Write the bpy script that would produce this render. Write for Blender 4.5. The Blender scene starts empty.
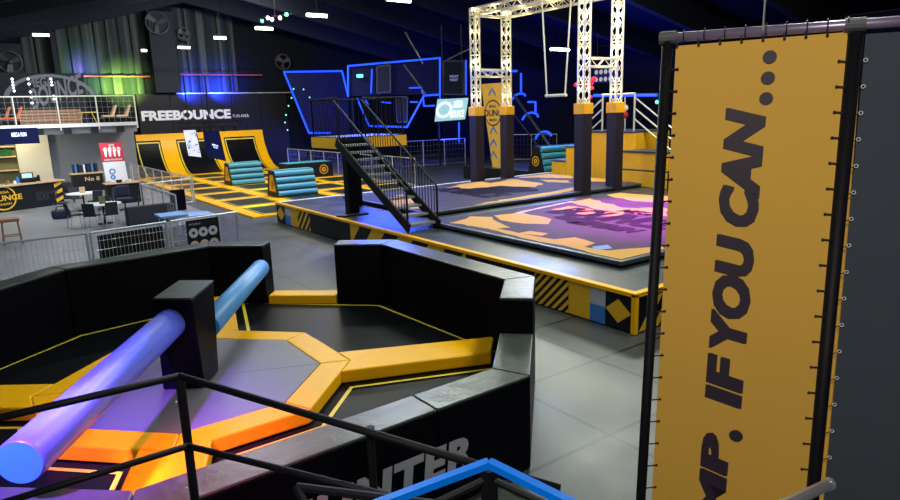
import bpy, bmesh, math, random
from mathutils import Vector, Matrix
random.seed(7)
SC=bpy.context.scene; COL=SC.collection
V=Vector
# ------------------------------------------------------------------ survey of the hall
# X runs along the far wall, Y runs away from the camera stairs, Z is up; metres.
F=645.0; HC=3.7
PITCH,ROLL,YAW=math.radians(12.2),math.radians(1.7),math.radians(35.7)
_f0=V((math.sin(YAW),math.cos(YAW),0)); _r0=V((math.cos(YAW),-math.sin(YAW),0)); _z=V((0,0,1))
FW=math.cos(PITCH)*_f0-math.sin(PITCH)*_z; _u0=math.sin(PITCH)*_f0+math.cos(PITCH)*_z
RT=math.cos(ROLL)*_r0-math.sin(ROLL)*_u0; UP=math.sin(ROLL)*_r0+math.cos(ROLL)*_u0
CAM=V((0,0,HC))
def ray(px,py): return FW+RT*((px-450)/F)+UP*((250-py)/F)
def Zp(px,py,z=0.0):
    d=ray(px,py); return CAM+d*((z-HC)/d.z)
def onY(px,py,y):
    d=ray(px,py); return CAM+d*(y/d.y)
def onX(px,py,x):
    d=ray(px,py); return CAM+d*(x/d.x)
def onD(px,py,dist): return CAM+ray(px,py)*dist
def onPl(px,py,p,n):
    d=ray(px,py); return CAM+d*((p-CAM).dot(n)/d.dot(n))
def proj(p):
    v=V(p)-CAM; d=v.dot(FW); return 450+F*v.dot(RT)/d, 250-F*v.dot(UP)/d
# ------------------------------------------------------------------ materials
def mat(name,col,rough=.6,metal=0,emis=None,estr=0,var=.0,vscale=6,bump=0,bscale=20,spec=.5):
    m=bpy.data.materials.new(name); m.use_nodes=True; nt=m.node_tree; b=nt.nodes['Principled BSDF']
    b.inputs['Base Color'].default_value=(*col,1); b.inputs['Roughness'].default_value=rough; b.inputs['Metallic'].default_value=metal
    b.inputs['Specular IOR Level'].default_value=spec
    tc=nt.nodes.new('ShaderNodeTexCoord')
    if emis: b.inputs['Emission Color'].default_value=(*emis,1); b.inputs['Emission Strength'].default_value=estr
    if var or not emis:
        n=nt.nodes.new('ShaderNodeTexNoise'); n.inputs['Scale'].default_value=vscale; n.inputs['Detail'].default_value=5
        nt.links.new(tc.outputs['Object'],n.inputs['Vector'])
        mx=nt.nodes.new('ShaderNodeMix'); mx.data_type='RGBA'; v=var or .06
        mx.inputs[6].default_value=(*[max(0,c*(1-v)) for c in col],1); mx.inputs[7].default_value=(*[min(1,c*(1+v)) for c in col],1)
        nt.links.new(n.outputs['Fac'],mx.inputs[0]); nt.links.new(mx.outputs[2],b.inputs['Base Color'])
    if bump:
        n2=nt.nodes.new('ShaderNodeTexNoise'); n2.inputs['Scale'].default_value=bscale; n2.inputs['Detail'].default_value=3
        nt.links.new(tc.outputs['Object'],n2.inputs['Vector'])
        bp=nt.nodes.new('ShaderNodeBump'); bp.inputs['Strength'].default_value=bump; bp.inputs['Distance'].default_value=.02
        nt.links.new(n2.outputs['Fac'],bp.inputs['Height']); nt.links.new(bp.outputs['Normal'],b.inputs['Normal'])
    return m
M={}
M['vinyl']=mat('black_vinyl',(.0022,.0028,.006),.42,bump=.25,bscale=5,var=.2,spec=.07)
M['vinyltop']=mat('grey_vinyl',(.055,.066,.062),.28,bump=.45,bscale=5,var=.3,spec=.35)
M['bed']=mat('trampoline_mesh',(.004,.005,.006),.40,var=.3,vscale=2,spec=.08)
M['bedgreen']=mat('trampoline_mesh_green',(.010,.018,.014),.5,var=.3,spec=.2)  # court mesh, slightly paler and greener than the arena mesh
M['yellow']=mat('yellow_vinyl',(.93,.47,.003),.36,var=.06,bump=.3,bscale=5,spec=.18)
M['yellowline']=mat('yellow_line',(.78,.60,.03),.5)
M['yellowpanel']=mat('yellow_printed_panel',(.75,.42,.02),.5,var=.06,spec=.3)
M['orange']=mat('orange_pad',(.88,.46,.015),.45,var=.1)
M['black']=mat('black_paint',(.005,.005,.008),.6,spec=.25)
M['blackpanel']=mat('black_panel',(.006,.007,.010),.5,var=.2,spec=.25)
M['white']=mat('white_print',(.75,.77,.80),.5)
M['offwhite']=mat('pale_print',(.42,.45,.52),.5)
M['bluepanel']=mat('blue_print',(.04,.19,.55),.5)
M['centre']=mat('grey_centre_mat',(.14,.13,.155),.45,var=.12,vscale=2)
M['steel']=mat('galvanised_steel',(.62,.65,.67),.38,metal=.7,var=.15)
M['alu']=mat('aluminium_truss',(.78,.77,.66),.35,metal=.35)
M['treadgrey']=mat('worn_tread_grey',(.26,.27,.28),.5,var=.2)
M['palelid']=mat('pale_blue_lid',(.22,.40,.72),.4)
M['colpad']=mat('column_vinyl',(.022,.018,.028),.5,var=.2,spec=.3)
M['clampgrey']=mat('clamp_grey',(.12,.12,.13),.5,metal=.5)
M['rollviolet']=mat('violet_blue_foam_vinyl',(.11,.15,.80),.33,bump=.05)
M['rubber']=mat('black_rubber',(.01,.01,.012),.6)
M['wood']=mat('wood',(.30,.15,.07),.5,var=.3,vscale=9)
M['lightwood']=mat('light_wood',(.55,.38,.20),.45,var=.2)
M['greywall']=mat('grey_wall_paint',(.15,.16,.18),.8,var=.06)
M['darkwall']=mat('dark_wall_paint',(.005,.007,.010),.7,var=.12,spec=.08)
M['navy']=mat('navy_wall_paint',(.010,.012,.035),.7,var=.15,spec=.08)
M['greycol']=mat('grey_column_paint',(.025,.03,.036),.75,var=.1,spec=.08)
M['roof']=mat('dark_roof_sheet',(.004,.006,.018),.8,var=.2,spec=.08)
M['beam']=mat('dark_beam_paint',(.012,.015,.022),.75,var=.1,spec=.08)
M['beige']=mat('beige_panel',(.55,.50,.36),.7)
M['olive']=mat('olive_wall',(.13,.12,.04),.7)
M['red']=mat('red_print',(.50,.015,.03),.5)
M['bluerail']=mat('handrail_blue',(.0,.20,.95),.25)  # one saturated blue over the whole peaked handrail
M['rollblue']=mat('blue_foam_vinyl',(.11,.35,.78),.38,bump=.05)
M['rollend']=mat('blue_end_cap',(.03,.32,.62),.5)
M['teal']=mat('teal_foam_top',(.05,.30,.42),.5)
M['bannery']=mat('banner_fabric',(.72,.42,.06),.8,var=.05,vscale=2)
M['bannerd']=mat('slate_banner_fabric',(.045,.06,.08),.85,var=.1)
M['letter']=mat('dark_violet_lettering',(.028,.018,.035),.6)
M['pipe']=mat('scaffold_tube',(.33,.27,.42),.35,metal=.5,var=.2)
M['neon']=mat('blue_neon',(.0,.02,.2),.4,emis=(.014,.085,1.0),estr=1.5)
M['lamp']=mat('lamp_glow',(1,1,.9),.4,emis=(1,.93,.75),estr=14)
M['lampc']=mat('cool_lamp_glow',(1,1,1),.4,emis=(.85,.95,1),estr=9)
M['bulb']=mat('warm_bulb',(1,.9,.6),.4,emis=(1,.86,.45),estr=16)
M['screenlit']=mat('white_lit_screen',(.6,.6,.7),.4,emis=(.66,.68,.85),estr=.9)
M['green']=mat('green_indicator',(.1,.9,.5),.4,emis=(.2,1,.6),estr=1.3)
M['greenlamp']=mat('green_lamp',(.1,.9,.2),.4,emis=(.05,1,.15),estr=6)
M['pinklamp']=mat('pink_lamp',(.9,.5,.9),.4,emis=(1,.5,1),estr=5)
M['screen']=mat('dark_screen',(.003,.005,.03),.5,spec=.05,emis=(.01,.015,.08),estr=.5)
M['screenw']=mat('lit_screen',(.3,.5,.6),.4,emis=(.13,.28,.29),estr=.9)
M['glow']=mat('lit_lettering',(.7,.8,1),.4,emis=(.6,.75,1),estr=1.6)
M['redglow']=mat('magenta_cloth_glow',(.6,.01,.10),.5,emis=(.6,.0,.10),estr=.5)  # plain cloth, no lamp; emission added to brighten its colour
M['charcoal']=mat('charcoal_fabric',(.02,.022,.03),.8)
M['navyfab']=mat('navy_fabric',(.012,.018,.05),.8)
M['tabletop']=mat('white_table_laminate',(.75,.77,.76),.4)
M['slab']=mat('dark_slab_vinyl',(.045,.055,.07),.4,bump=.1,var=.15,vscale=2)
M['darkslab']=mat('black_foam_base',(.012,.014,.02),.5)
M['bottle']=mat('green_glass',(.02,.12,.03),.2)
M['mural']=mat('grey_mural_paint',(.16,.17,.20),.8)
M['muraldk']=mat('dark_mural_paint',(.07,.075,.09),.8)
M['reddish']=mat('red_oxide_pipe',(.35,.06,.04),.6)
M['rope']=mat('pale_rope',(.6,.62,.5),.6)
M['skin']=mat('pale_print_face',(.55,.40,.35),.6)

def tile_mat(name,c1,c2,size,ox,oy,gap=.028,rough=.35):
    m=bpy.data.materials.new(name); m.use_nodes=True; nt=m.node_tree; b=nt.nodes['Principled BSDF']
    g=nt.nodes.new('ShaderNodeNewGeometry'); mp=nt.nodes.new('ShaderNodeMapping'); mp.vector_type='POINT'
    mp.inputs['Location'].default_value=(-ox,-oy,0)
    nt.links.new(g.outputs['Position'],mp.inputs[0])
    br=nt.nodes.new('ShaderNodeTexBrick'); br.offset=0; br.inputs['Scale'].default_value=1
    br.inputs['Brick Width'].default_value=size; br.inputs['Row Height'].default_value=size; br.inputs['Mortar Size'].default_value=gap
    br.inputs['Mortar Smooth'].default_value=.1
    br.inputs['Color1'].default_value=(*c1,1); br.inputs['Color2'].default_value=(*c2,1); br.inputs['Mortar'].default_value=(.012,.012,.014,1)
    nt.links.new(mp.outputs[0],br.inputs['Vector'])
    n=nt.nodes.new('ShaderNodeTexNoise'); n.inputs['Scale'].default_value=1.3; n.inputs['Detail'].default_value=8
    nt.links.new(g.outputs['Position'],n.inputs['Vector'])
    mx=nt.nodes.new('ShaderNodeMix'); mx.data_type='RGBA'; mx.blend_type='MULTIPLY'; mx.inputs[0].default_value=.6
    nt.links.new(br.outputs['Color'],mx.inputs[6]); nt.links.new(n.outputs['Fac'],mx.inputs[7]); nt.links.new(mx.outputs[2],b.inputs['Base Color'])
    mr=nt.nodes.new('ShaderNodeMapRange'); mr.inputs[3].default_value=rough-.08; mr.inputs[4].default_value=rough+.15
    nt.links.new(n.outputs['Fac'],mr.inputs[0]); nt.links.new(mr.outputs[0],b.inputs['Roughness'])
    return m
M['floor']=tile_mat('grey_rubber_tiles',(.066,.076,.074),(.084,.094,.092),1.62,5.4,4.48)
M['cafefloor']=tile_mat('pale_cafe_floor',(.30,.31,.32),(.33,.34,.35),2.4,0,20,.006,.3)
M['deckmat']=tile_mat('platform_mats',(.035,.046,.056),(.044,.056,.068),2.4,9.2,6.4,.012,.3)

M['matprint']=mat('printed_jump_mat',(.060,.050,.066),.65,var=.35,vscale=.9,spec=.08)
M['sand']=mat('sand_yellow_print',(.62,.32,.065),.65,var=.08,spec=.1)
M['whitish']=mat('worn_white_print',(.42,.35,.42),.6)
M['plum']=mat('dark_plum_print',(.012,.008,.018),.7,spec=.05)
M['fan']=mat('dark_fan_metal',(.05,.055,.06),.5,metal=.3)

def corr_mat(name,col,w):   # vertical trapezoid sheet cladding, as bump
    m=mat(name,col,.5,metal=.0,spec=.2); nt=m.node_tree; b=nt.nodes['Principled BSDF']
    g=nt.nodes.new('ShaderNodeNewGeometry'); wv=nt.nodes.new('ShaderNodeTexWave'); wv.bands_direction='X'; wv.inputs['Scale'].default_value=w
    nt.links.new(g.outputs['Position'],wv.inputs['Vector'])
    bp=nt.nodes.new('ShaderNodeBump'); bp.inputs['Strength'].default_value=.9; bp.inputs['Distance'].default_value=.15
    nt.links.new(wv.outputs['Fac'],bp.inputs['Height']); nt.links.new(bp.outputs['Normal'],b.inputs['Normal'])
    return m
M['cladding']=corr_mat('wall_cladding',(.022,.032,.03),.28)
# ------------------------------------------------------------------ mesh building
class MB:
    def __init__(s): s.v=[]; s.f=[]; s.m=[]; s.mats=[]
    def mi(s,m):
        if m not in s.mats: s.mats.append(m)
        return s.mats.index(m)
    def face(s,pts,m):
        n=len(s.v); s.v+= [V(p) for p in pts]; s.f.append(list(range(n,n+len(pts)))); s.m.append(s.mi(m))
    def hexa(s,b,t,m,mt=None):      # bottom ring and top ring of points (any count)
        n=len(s.v); k=len(b); s.v+=[V(p) for p in b]+[V(p) for p in t]; i=s.mi(m); j=s.mi(mt or m)
        s.f.append([n+q for q in range(k)][::-1]); s.m.append(i)
        s.f.append([n+k+q for q in range(k)]); s.m.append(j)
        for q in range(k):
            r=(q+1)%k; s.f.append([n+q,n+r,n+k+r,n+k+q]); s.m.append(i)
        return s
    def box(s,x0,x1,y0,y1,z0,z1,m,mt=None):
        return s.hexa([(x0,y0,z0),(x1,y0,z0),(x1,y1,z0),(x0,y1,z0)],[(x0,y0,z1),(x1,y0,z1),(x1,y1,z1),(x0,y1,z1)],m,mt)
    def prism(s,poly,z0,z1,m,mt=None):
        a=sum(poly[i][0]*poly[(i+1)%len(poly)][1]-poly[(i+1)%len(poly)][0]*poly[i][1] for i in range(len(poly)))
        if a<0: poly=poly[::-1]
        return s.hexa([(p[0],p[1],z0) for p in poly],[(p[0],p[1],z1) for p in poly],m,mt)
    def slab(s,quad,n,th,m,mt=None):   # quad points, extruded by th along -n
        n=V(n); q=[V(p) for p in quad]
        return s.hexa([p-n*th for p in q],q,m,mt)
    def tube(s,p0,p1,r,m,n=8,r1=None,caps=True,mcap=None):
        p0,p1=V(p0),V(p1); d=(p1-p0).normalized(); a=d.orthogonal().normalized(); b=d.cross(a); r1=r if r1 is None else r1
        k=len(s.v); i=s.mi(m)
        for p,rr in ((p0,r),(p1,r1)):
            for q in range(n):
                t=2*math.pi*q/n+math.pi/n; s.v.append(p+(a*math.cos(t)+b*math.sin(t))*rr)
        for q in range(n):
            w=(q+1)%n; s.f.append([k+q,k+w,k+n+w,k+n+q]); s.m.append(i)
        if caps:
            j=s.mi(mcap or m)
            s.f.append([k+q for q in range(n)][::-1]); s.m.append(j); s.f.append([k+n+q for q in range(n)]); s.m.append(j)
        return s
    def path(s,pts,r,m,n=8):
        for a,b in zip(pts,pts[1:]): s.tube(a,b,r,m,n)
        for p in pts[1:-1]: s.ball(p,r,m)
        return s
    def ball(s,c,r,m,seg=8,rings=5,sz=1):
        c=V(c); k=len(s.v); i=s.mi(m)
        for a in range(rings+1):
            ph=math.pi*a/rings
            for q in range(seg):
                t=2*math.pi*q/seg; s.v.append(c+V((math.sin(ph)*math.cos(t),math.sin(ph)*math.sin(t),math.cos(ph)*sz))*r)
        for a in range(rings):
            for q in range(seg):
                w=(q+1)%seg; s.f.append([k+a*seg+q,k+(a+1)*seg+q,k+(a+1)*seg+w,k+a*seg+w]); s.m.append(i)
        return s
    def bar(s,p0,p1,w,h,m,up=(0,0,1)):   # rectangular bar
        p0,p1=V(p0),V(p1); d=(p1-p0).normalized(); u=V(up); sd=d.cross(u).normalized(); u=sd.cross(d).normalized()
        def ring(p): return [p-sd*w/2-u*h/2,p+sd*w/2-u*h/2,p+sd*w/2+u*h/2,p-sd*w/2+u*h/2]
        return s.hexa(ring(p0),ring(p1),m)
    def build(s,name,parent=None,bevel=0,smooth=False,sub=0):
        org=parent_world(parent) if parent is not None else None
        if org is None:
            xs=[v.x for v in s.v]; ys=[v.y for v in s.v]; zs=[v.z for v in s.v]
            org=V(((min(xs)+max(xs))/2,(min(ys)+max(ys))/2,min(zs)))
        me=bpy.data.meshes.new(name); me.from_pydata([v-org for v in s.v],[],s.f)
        for m in s.mats: me.materials.append(m)
        for p,i in zip(me.polygons,s.m): p.material_index=i; p.use_smooth=smooth
        bm=bmesh.new(); bm.from_mesh(me); bmesh.ops.remove_doubles(bm,verts=bm.verts,dist=1e-5)
        bmesh.ops.recalc_face_normals(bm,faces=bm.faces); bm.to_mesh(me); bm.free()
        o=bpy.data.objects.new(name,me); COL.objects.link(o)
        if parent is None: o.location=org
        else: o.parent=parent
        if bevel:
            b=o.modifiers.new('bevel','BEVEL'); b.width=bevel; b.segments=3; b.limit_method='ANGLE'; b.angle_limit=math.radians(40)
        return o
def parent_world(o):
    p=V(o.location)
    while o.parent: o=o.parent; p=p+V(o.location)
    return p
def tag(o,label,cat,group=None):
    o['label']=label; o['category']=cat
    if group: o['group']=group
    return o
def thing(name,loc,label,cat,group=None):
    o=bpy.data.objects.new(name,None); COL.objects.link(o); o.location=V(loc); o.empty_display_size=.2
    return tag(o,label,cat,group)
def struct(o): o['kind']='structure'; return o
def part(mb,name,parent,label=None,**k):
    o=mb.build(name,parent,**k)
    if label: o['label']=label
    return o
def dup(o,parent=None,loc=None,rotz=None):
    c=o.copy(); COL.objects.link(c); c.parent=parent
    if loc is not None: c.location=loc
    if rotz is not None: c.rotation_euler=(0,0,rotz)
    for ch in [x for x in bpy.data.objects if x.parent==o]: dup(ch,c)
    return c
def text(s,P,U,Vv,m,parent=None,name='lettering',bold=.02,shear=0,th=.004,space=1.0,label=None,heavy=0):
    """Lettering fitted in the parallelogram with corner P, width vector U, height vector Vv."""
    cu=bpy.data.curves.new(name,'FONT'); cu.body=s; cu.offset=bold; cu.shear=shear; cu.space_character=space; cu.resolution_u=3
    cu.align_x='CENTER' if '\n' in s else 'LEFT'
    t=bpy.data.objects.new('tmp',cu); COL.objects.link(t); dg=bpy.context.evaluated_depsgraph_get()
    me=bpy.data.meshes.new_from_object(t.evaluated_get(dg)); bpy.data.objects.remove(t)
    xs=[v.co.x for v in me.vertices]; ys=[v.co.y for v in me.vertices]
    x0,x1,y0,y1=min(xs),max(xs),min(ys),max(ys); P,U,Vv=V(P),V(U),V(Vv)
    mb=MB(); n=U.cross(Vv).normalized()
    pts=[P+U*((v.co.x-x0)/(x1-x0))+Vv*((v.co.y-y0)/(y1-y0))+n*th for v in me.vertices]
    i=mb.mi(m); sh_=[(0,0)] if not heavy else [(-1,-1),(1,-1),(1,1),(-1,1),(0,0)]
    for q_,(ax,ay) in enumerate(sh_):
        k0=len(mb.v); hh=Vv.length*heavy
        mb.v+=[p+U.normalized()*ax*hh+Vv.normalized()*ay*hh+n*.0003*q_ for p in pts]
        for p in me.polygons: mb.f.append([v+k0 for v in p.vertices]); mb.m.append(i)
    bpy.data.meshes.remove(me)
    o=mb.build(name,parent)
    if label: o['label']=label
    return o
def quadtext(s,P,U,Vv,fx0,fy0,fx1,fy1,m,parent,**k):   # lettering in a fraction of a panel
    P,U,Vv=V(P),V(U),V(Vv)
    return text(s,P+U*fx0+Vv*fy0,U*(fx1-fx0),Vv*(fy1-fy0),m,parent,**k)
def ring_mb(mb,c,u,v,r0,r1,m,n=28,a0=0,a1=2*math.pi,off=.005):
    c,u,v=V(c),V(u),V(v); nn=u.cross(v).normalized()*off
    for i in range(n):
        a=a0+(a1-a0)*i/n; b=a0+(a1-a0)*(i+1)/n
        P=lambda t,r:c+nn+(u*math.cos(t)+v*math.sin(t))*r
        if r0>0: mb.face([P(a,r0),P(a,r1),P(b,r1),P(b,r0)],m)
        else: mb.face([c+nn,P(a,r1),P(b,r1)],m)
# ------------------------------------------------------------------ camera
cd=bpy.data.cameras.new('camera'); cam=bpy.data.objects.new('camera',cd); COL.objects.link(cam)
cd.sensor_width=36; cd.lens=F/900*36; cd.clip_start=.05; cd.clip_end=300
R=Matrix((RT,UP,-FW)).transposed(); cam.matrix_world=Matrix.Translation(CAM)@R.to_4x4(); SC.camera=cam
SC.view_settings.view_transform='Standard'; SC.view_settings.look='None'; SC.view_settings.gamma=1; SC.view_settings.exposure=0
try: SC.view_settings.use_curve_mapping=False
except Exception: pass
w=bpy.data.worlds.new('hall_air'); SC.world=w; w.use_nodes=True
w.node_tree.nodes['Background'].inputs[0].default_value=(.35,.45,.8,1); w.node_tree.nodes['Background'].inputs[1].default_value=.025
# ------------------------------------------------------------------ lights
def area(name,loc,size,power,col,tgt=None,sy=None):
    l=bpy.data.lights.new(name,'AREA'); l.energy=power; l.color=col; l.shape='RECTANGLE'; l.size=size; l.size_y=sy or size
    o=bpy.data.objects.new(name,l); COL.objects.link(o); o.location=loc
    d=(V(tgt)-V(loc)) if tgt is not None else V((0,0,-1)); o.rotation_euler=d.to_track_quat('-Z','Y').to_euler(); return o
def spot(name,loc,tgt,power,col,ang=40,blend=.6,r=.1):
    l=bpy.data.lights.new(name,'SPOT'); l.energy=power; l.color=col; l.spot_size=math.radians(ang); l.spot_blend=blend; l.shadow_soft_size=r
    o=bpy.data.objects.new(name,l); COL.objects.link(o); o.location=loc; o.rotation_euler=(V(tgt)-V(loc)).to_track_quat('-Z','Y').to_euler(); return o
def point(name,loc,power,col,r=.1):
    l=bpy.data.lights.new(name,'POINT'); l.energy=power; l.color=col; l.shadow_soft_size=r
    o=bpy.data.objects.new(name,l); COL.objects.link(o); o.location=loc; return o
# ------------------------------------------------------------------ hall shell
def prof(x): return 10.9-.27*(12-x) if x<12 else 10.9-.21*(x-12)
XL,XR,YB,YN=-8.0,34.0,48.0,-3.0
s_=MB().box(XL,XR,YN,YB,-.2,0,M['floor']); struct(s_.build('floor'))
cf=MB().prism([(XL+.05,14.2),(1.0,14.2),(4.6,23.5),(7.0,24.5),(7.4,44),(XL+.05,44)],0,.006,M['cafefloor']); o=struct(cf.build('floor_cafe')); 
mb=MB().box(XL,XR,YB,YB+.2,0,12.2,M['darkwall']); struct(mb.build('wall_back'))
mb=MB().box(XR,XR+.2,YN,YB,0,7.5,M['navy']); struct(mb.build('wall_right'))
mb=MB().box(XL-.2,XL,YN,YB,0,6.8,M['greywall']); struct(mb.build('wall_left'))
mb=MB().box(XL,XR,YN-.2,YN,0,12.2,M['navy']); struct(mb.build('wall_front'))
mb=MB(); e=1.25
for a,b in ((XL,12),(12,XR)):
    mb.hexa([(a,YN,prof(a)+e),(b,YN,prof(b)+e),(b,YB,prof(b)+e),(a,YB,prof(a)+e)],[(a,YN,prof(a)+e+.1),(b,YN,prof(b)+e+.1),(b,YB,prof(b)+e+.1),(a,YB,prof(a)+e+.1)],M['roof'])
struct(mb.build('ceiling'))
for i,y in enumerate((10,15,20,25,30,35,40,45)):
    mb=MB()
    for a,b in ((XL,12),(12,XR)):
        lo=lambda x:prof(x); hi=lambda x:prof(x)+e
        mb.hexa([(a,y-.18,lo(a)),(b,y-.18,lo(b)),(b,y+.18,lo(b)),(a,y+.18,lo(a))],[(a,y-.18,hi(a)),(b,y-.18,hi(b)),(b,y+.18,hi(b)),(a,y+.18,hi(a))],M['beam'])
    struct(mb.build('trim_%d'%(i+1)))
# upper cladding, columns and pipes on the back wall
yw=YB-.02
def wallbox(name,x0,x1,y0,y1,m,th=.1,Y=yw,nm=None):
    a=onY(x0,y1,Y); b=onY(x1,y0,Y)
    return MB().box(a.x,b.x,Y-th,Y,a.z,b.z,m)
mb=MB(); p=.42
xa,xb=onY(57,60,yw).x,onY(142,60,yw).x; za,zb=onY(57,95,yw).z,11.0
x=xa
def rib(mb,x0,x1,za,zb,pitch):
    x=x0
    while x<x1-.05:
        w_=min(pitch,x1-x)
        mb.hexa([(x,yw-.02,za),(x+w_*.12,yw-.16,za),(x+w_*.8,yw-.10,za),(x+w_,yw-.02,za)],[(x,yw-.02,zb),(x+w_*.12,yw-.16,zb),(x+w_*.8,yw-.10,zb),(x+w_,yw-.02,zb)],M['cladding']); x+=pitch
rib(mb,xa,xb,za,zb,.72); struct(mb.build('wall_cladding_panels'))
mb=MB(); xc,xd=onY(176,60,yw).x,onY(236,60,yw).x; rib(mb,xc,xd,za,zb,.72); struct(mb.build('wall_cladding_strip'))
mb=MB(); rib(mb,onY(22,60,yw).x,onY(52,60,yw).x,za,zb,.72); struct(mb.build('wall_cladding_end'))
for i,(a,b) in enumerate(((150,176),(52,57),(-6,22))):
    x0,x1=onY(a,60,yw).x,onY(b,60,yw).x
    mb=MB().box(x0,x1,yw-.7,yw-.02,onY(a,93,yw).z if i!=2 else 4.6,prof(x0)+.2,M['greycol']); struct(mb.build('wall_column_%d'%(i+1)))
for i,(a,b,yy,c) in enumerate(((58,150,76,'reddish'),(176,262,74.5,'reddish'),(176,300,93.5,'steel'))):
    A=onY(a,yy,yw-.35); B=onY(b,yy,yw-.35); mb=MB().tube((A.x,A.y,A.z),(B.x,A.y,A.z),.05,M[c]); o=mb.build('wall_pipe')
    tag(o,['red oxide pipe across the green lit cladding above the balcony','red oxide pipe across the blue lit cladding right of the grey column','pale rail along the top of the black panelled wall'][i],'pipe')
def fan(px,py,r,label):
    c=onY(px,py,yw-.85); t=thing('wall_fan',c,label,'fan','round ventilators on the upper wall')
    mb=MB(); n=20
    for i in range(n):
        a,b=2*math.pi*i/n,2*math.pi*(i+1)/n
        mb.tube(c+V((math.cos(a)*r,0,math.sin(a)*r)),c+V((math.cos(b)*r,0,math.sin(b)*r)),.05,M['fan'],6)
    part(mb,'fan_rim',t)
    mb=MB()
    for i in range(3):
        a=2*math.pi*i/3+.4; d=V((math.cos(a),0,math.sin(a))); s=V((-math.sin(a),.3,math.cos(a)))*.17
        mb.hexa([c+s*.5,c+d*r*.9+s,c+d*r*.9-s,c-s*.5],[c+s*.5+V((0,.04,0)),c+d*r*.9+s+V((0,.04,0)),c+d*r*.9-s+V((0,.04,0)),c-s*.5+V((0,.04,0))],M['fan'])
    part(mb,'fan_blades',t); part(MB().ball(c,.14,M['fan']),'hub',t)
    part(MB().tube(c,c+V((0,.8,0)),.08,M['greycol']),'bracket',t)
fan(10,62,.6,'grey wall fan at the far left above the balcony railing')
fan(157,23,.7,'large round ventilator high on the grey column')
fan(184,34,.4,'small round ventilator beside the grey column')
fan(283,62,.55,'dark round ventilator above the left corner of the blue neon outline')
# lower black panelled wall with the big sign
a=onY(136,95,YB-.3); b=onY(281,91,YB-.3)
X0,X1=a.x,b.x+.4; zt=5.35
t=thing('panelled_wall_sign',((X0+X1)/2,YB-.2,0),'black panelled wall behind the ramps with white FREEBOUNCE lettering','wall sign')
n=5
for i in range(n):
    xx0=X0+(X1-X0)*i/n; xx1=X0+(X1-X0)*(i+1)/n
    part(MB().box(xx0+.015,xx1-.015,YB-.3,YB-.05,.02,zt,M['blackpanel']),'panel',t)
A=onY(141,122.3,YB-.31); B=onY(231,117.3,YB-.31); T=onY(140,110.5,YB-.31)
text('FREEBOUNCE',(A.x+.08,YB-.31,3.60),(B.x-A.x-.08,0,0),(0,0,.66),M['white'],t,bold=.045,heavy=.004)
A2=onY(233,116,YB-.31); B2=onY(249,116,YB-.31)
text('FUN AREA',(A2.x,YB-.31,3.66),(B2.x-A2.x,0,0),(0,0,.22),M['white'],t,bold=0)
# ------------------------------------------------------------------ quarter pipe ramp
RX0,RX1,RY0,RR=8.7,17.4,44.7,3.0
t=thing('quarter_pipe_ramp',((RX0+RX1)/2,RY0+1.3,0),'black and yellow curved trampoline ramp under the FREEBOUNCE sign','ramp')
H=2.7
def cur(tt,off=0):       # tt 0 bottom ..1 top
    ang=tt*math.acos(1-H/RR); return V((0,RY0+RR*math.sin(ang)-off*math.sin(ang),RR-(RR)*math.cos(ang)+off*math.cos(ang)+.02))
def strip(mb,x0,x1,t0,t1,off,m,n=14,thick=None):
    for i in range(n):
        a=t0+(t1-t0)*i/n; b=t0+(t1-t0)*(i+1)/n; p,q=cur(a,off),cur(b,off)
        mb.face([V((x0,p.y,p.z)),V((x1,p.y,p.z)),V((x1,q.y,q.z)),V((x0,q.y,q.z))],m)
mb=MB(); strip(mb,RX0,RX1,0,1,0,M['yellow'],18)
for x in (RX0,RX1):
    pts=[cur(i/18) for i in range(19)]; mb.face([V((x,p.y,p.z)) for p in pts]+[V((x,YB-.32,H+.02)),V((x,YB-.32,.01))],M['blackpanel'])
mb.face([(RX0,cur(1).y,H+.02),(RX1,cur(1).y,H+.02),(RX1,YB-.32,H+.02),(RX0,YB-.32,H+.02)],M['yellow'])
part(mb,'ramp_body',t)
for x0,x1 in ((8.75,10.05),(11.35,13.45),(14.6,16.6)):
    bm_=MB(); strip(bm_,x0-.14,x1+.14,.03,.90,.012,M['black']); strip(bm_,x0-.07,x1+.07,.04,.875,.02,M['yellowline']); strip(bm_,x0,x1,.05,.855,.03,M['bed']); part(bm_,'trampoline_bed',t)
# ------------------------------------------------------------------ trampoline court
CX0,CX1,CY0,CY1=7.9,17.6,23.4,44.7
t=thing('trampoline_court',((CX0+CX1)/2,(CY0+CY1)/2,0),'yellow padded floor grid with dark trampoline beds before the ramps','trampoline court')
part(MB().box(CX0,CX1,CY0,CY1,.008,.06,M['yellow']),'pad_grid',t)
yy=CY0+.5; rows=[]
while yy<CY1-1.5: rows.append((yy,yy+2.0)); yy+=2.95
for x0 in (8.5,11.0,13.4,15.7):
    for y0,y1 in rows:
        b_=MB().box(x0-.12,x0+1.77,y0-.12,y1+.12,.061,.064,M['black']); b_.box(x0-.04,x0+1.69,y0-.04,y1+.04,.065,.067,M['yellowline']); b_.box(x0,x0+1.65,y0,y1,.068,.07,M['bedgreen'])
        part(b_,'trampoline_bed',t)
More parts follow.
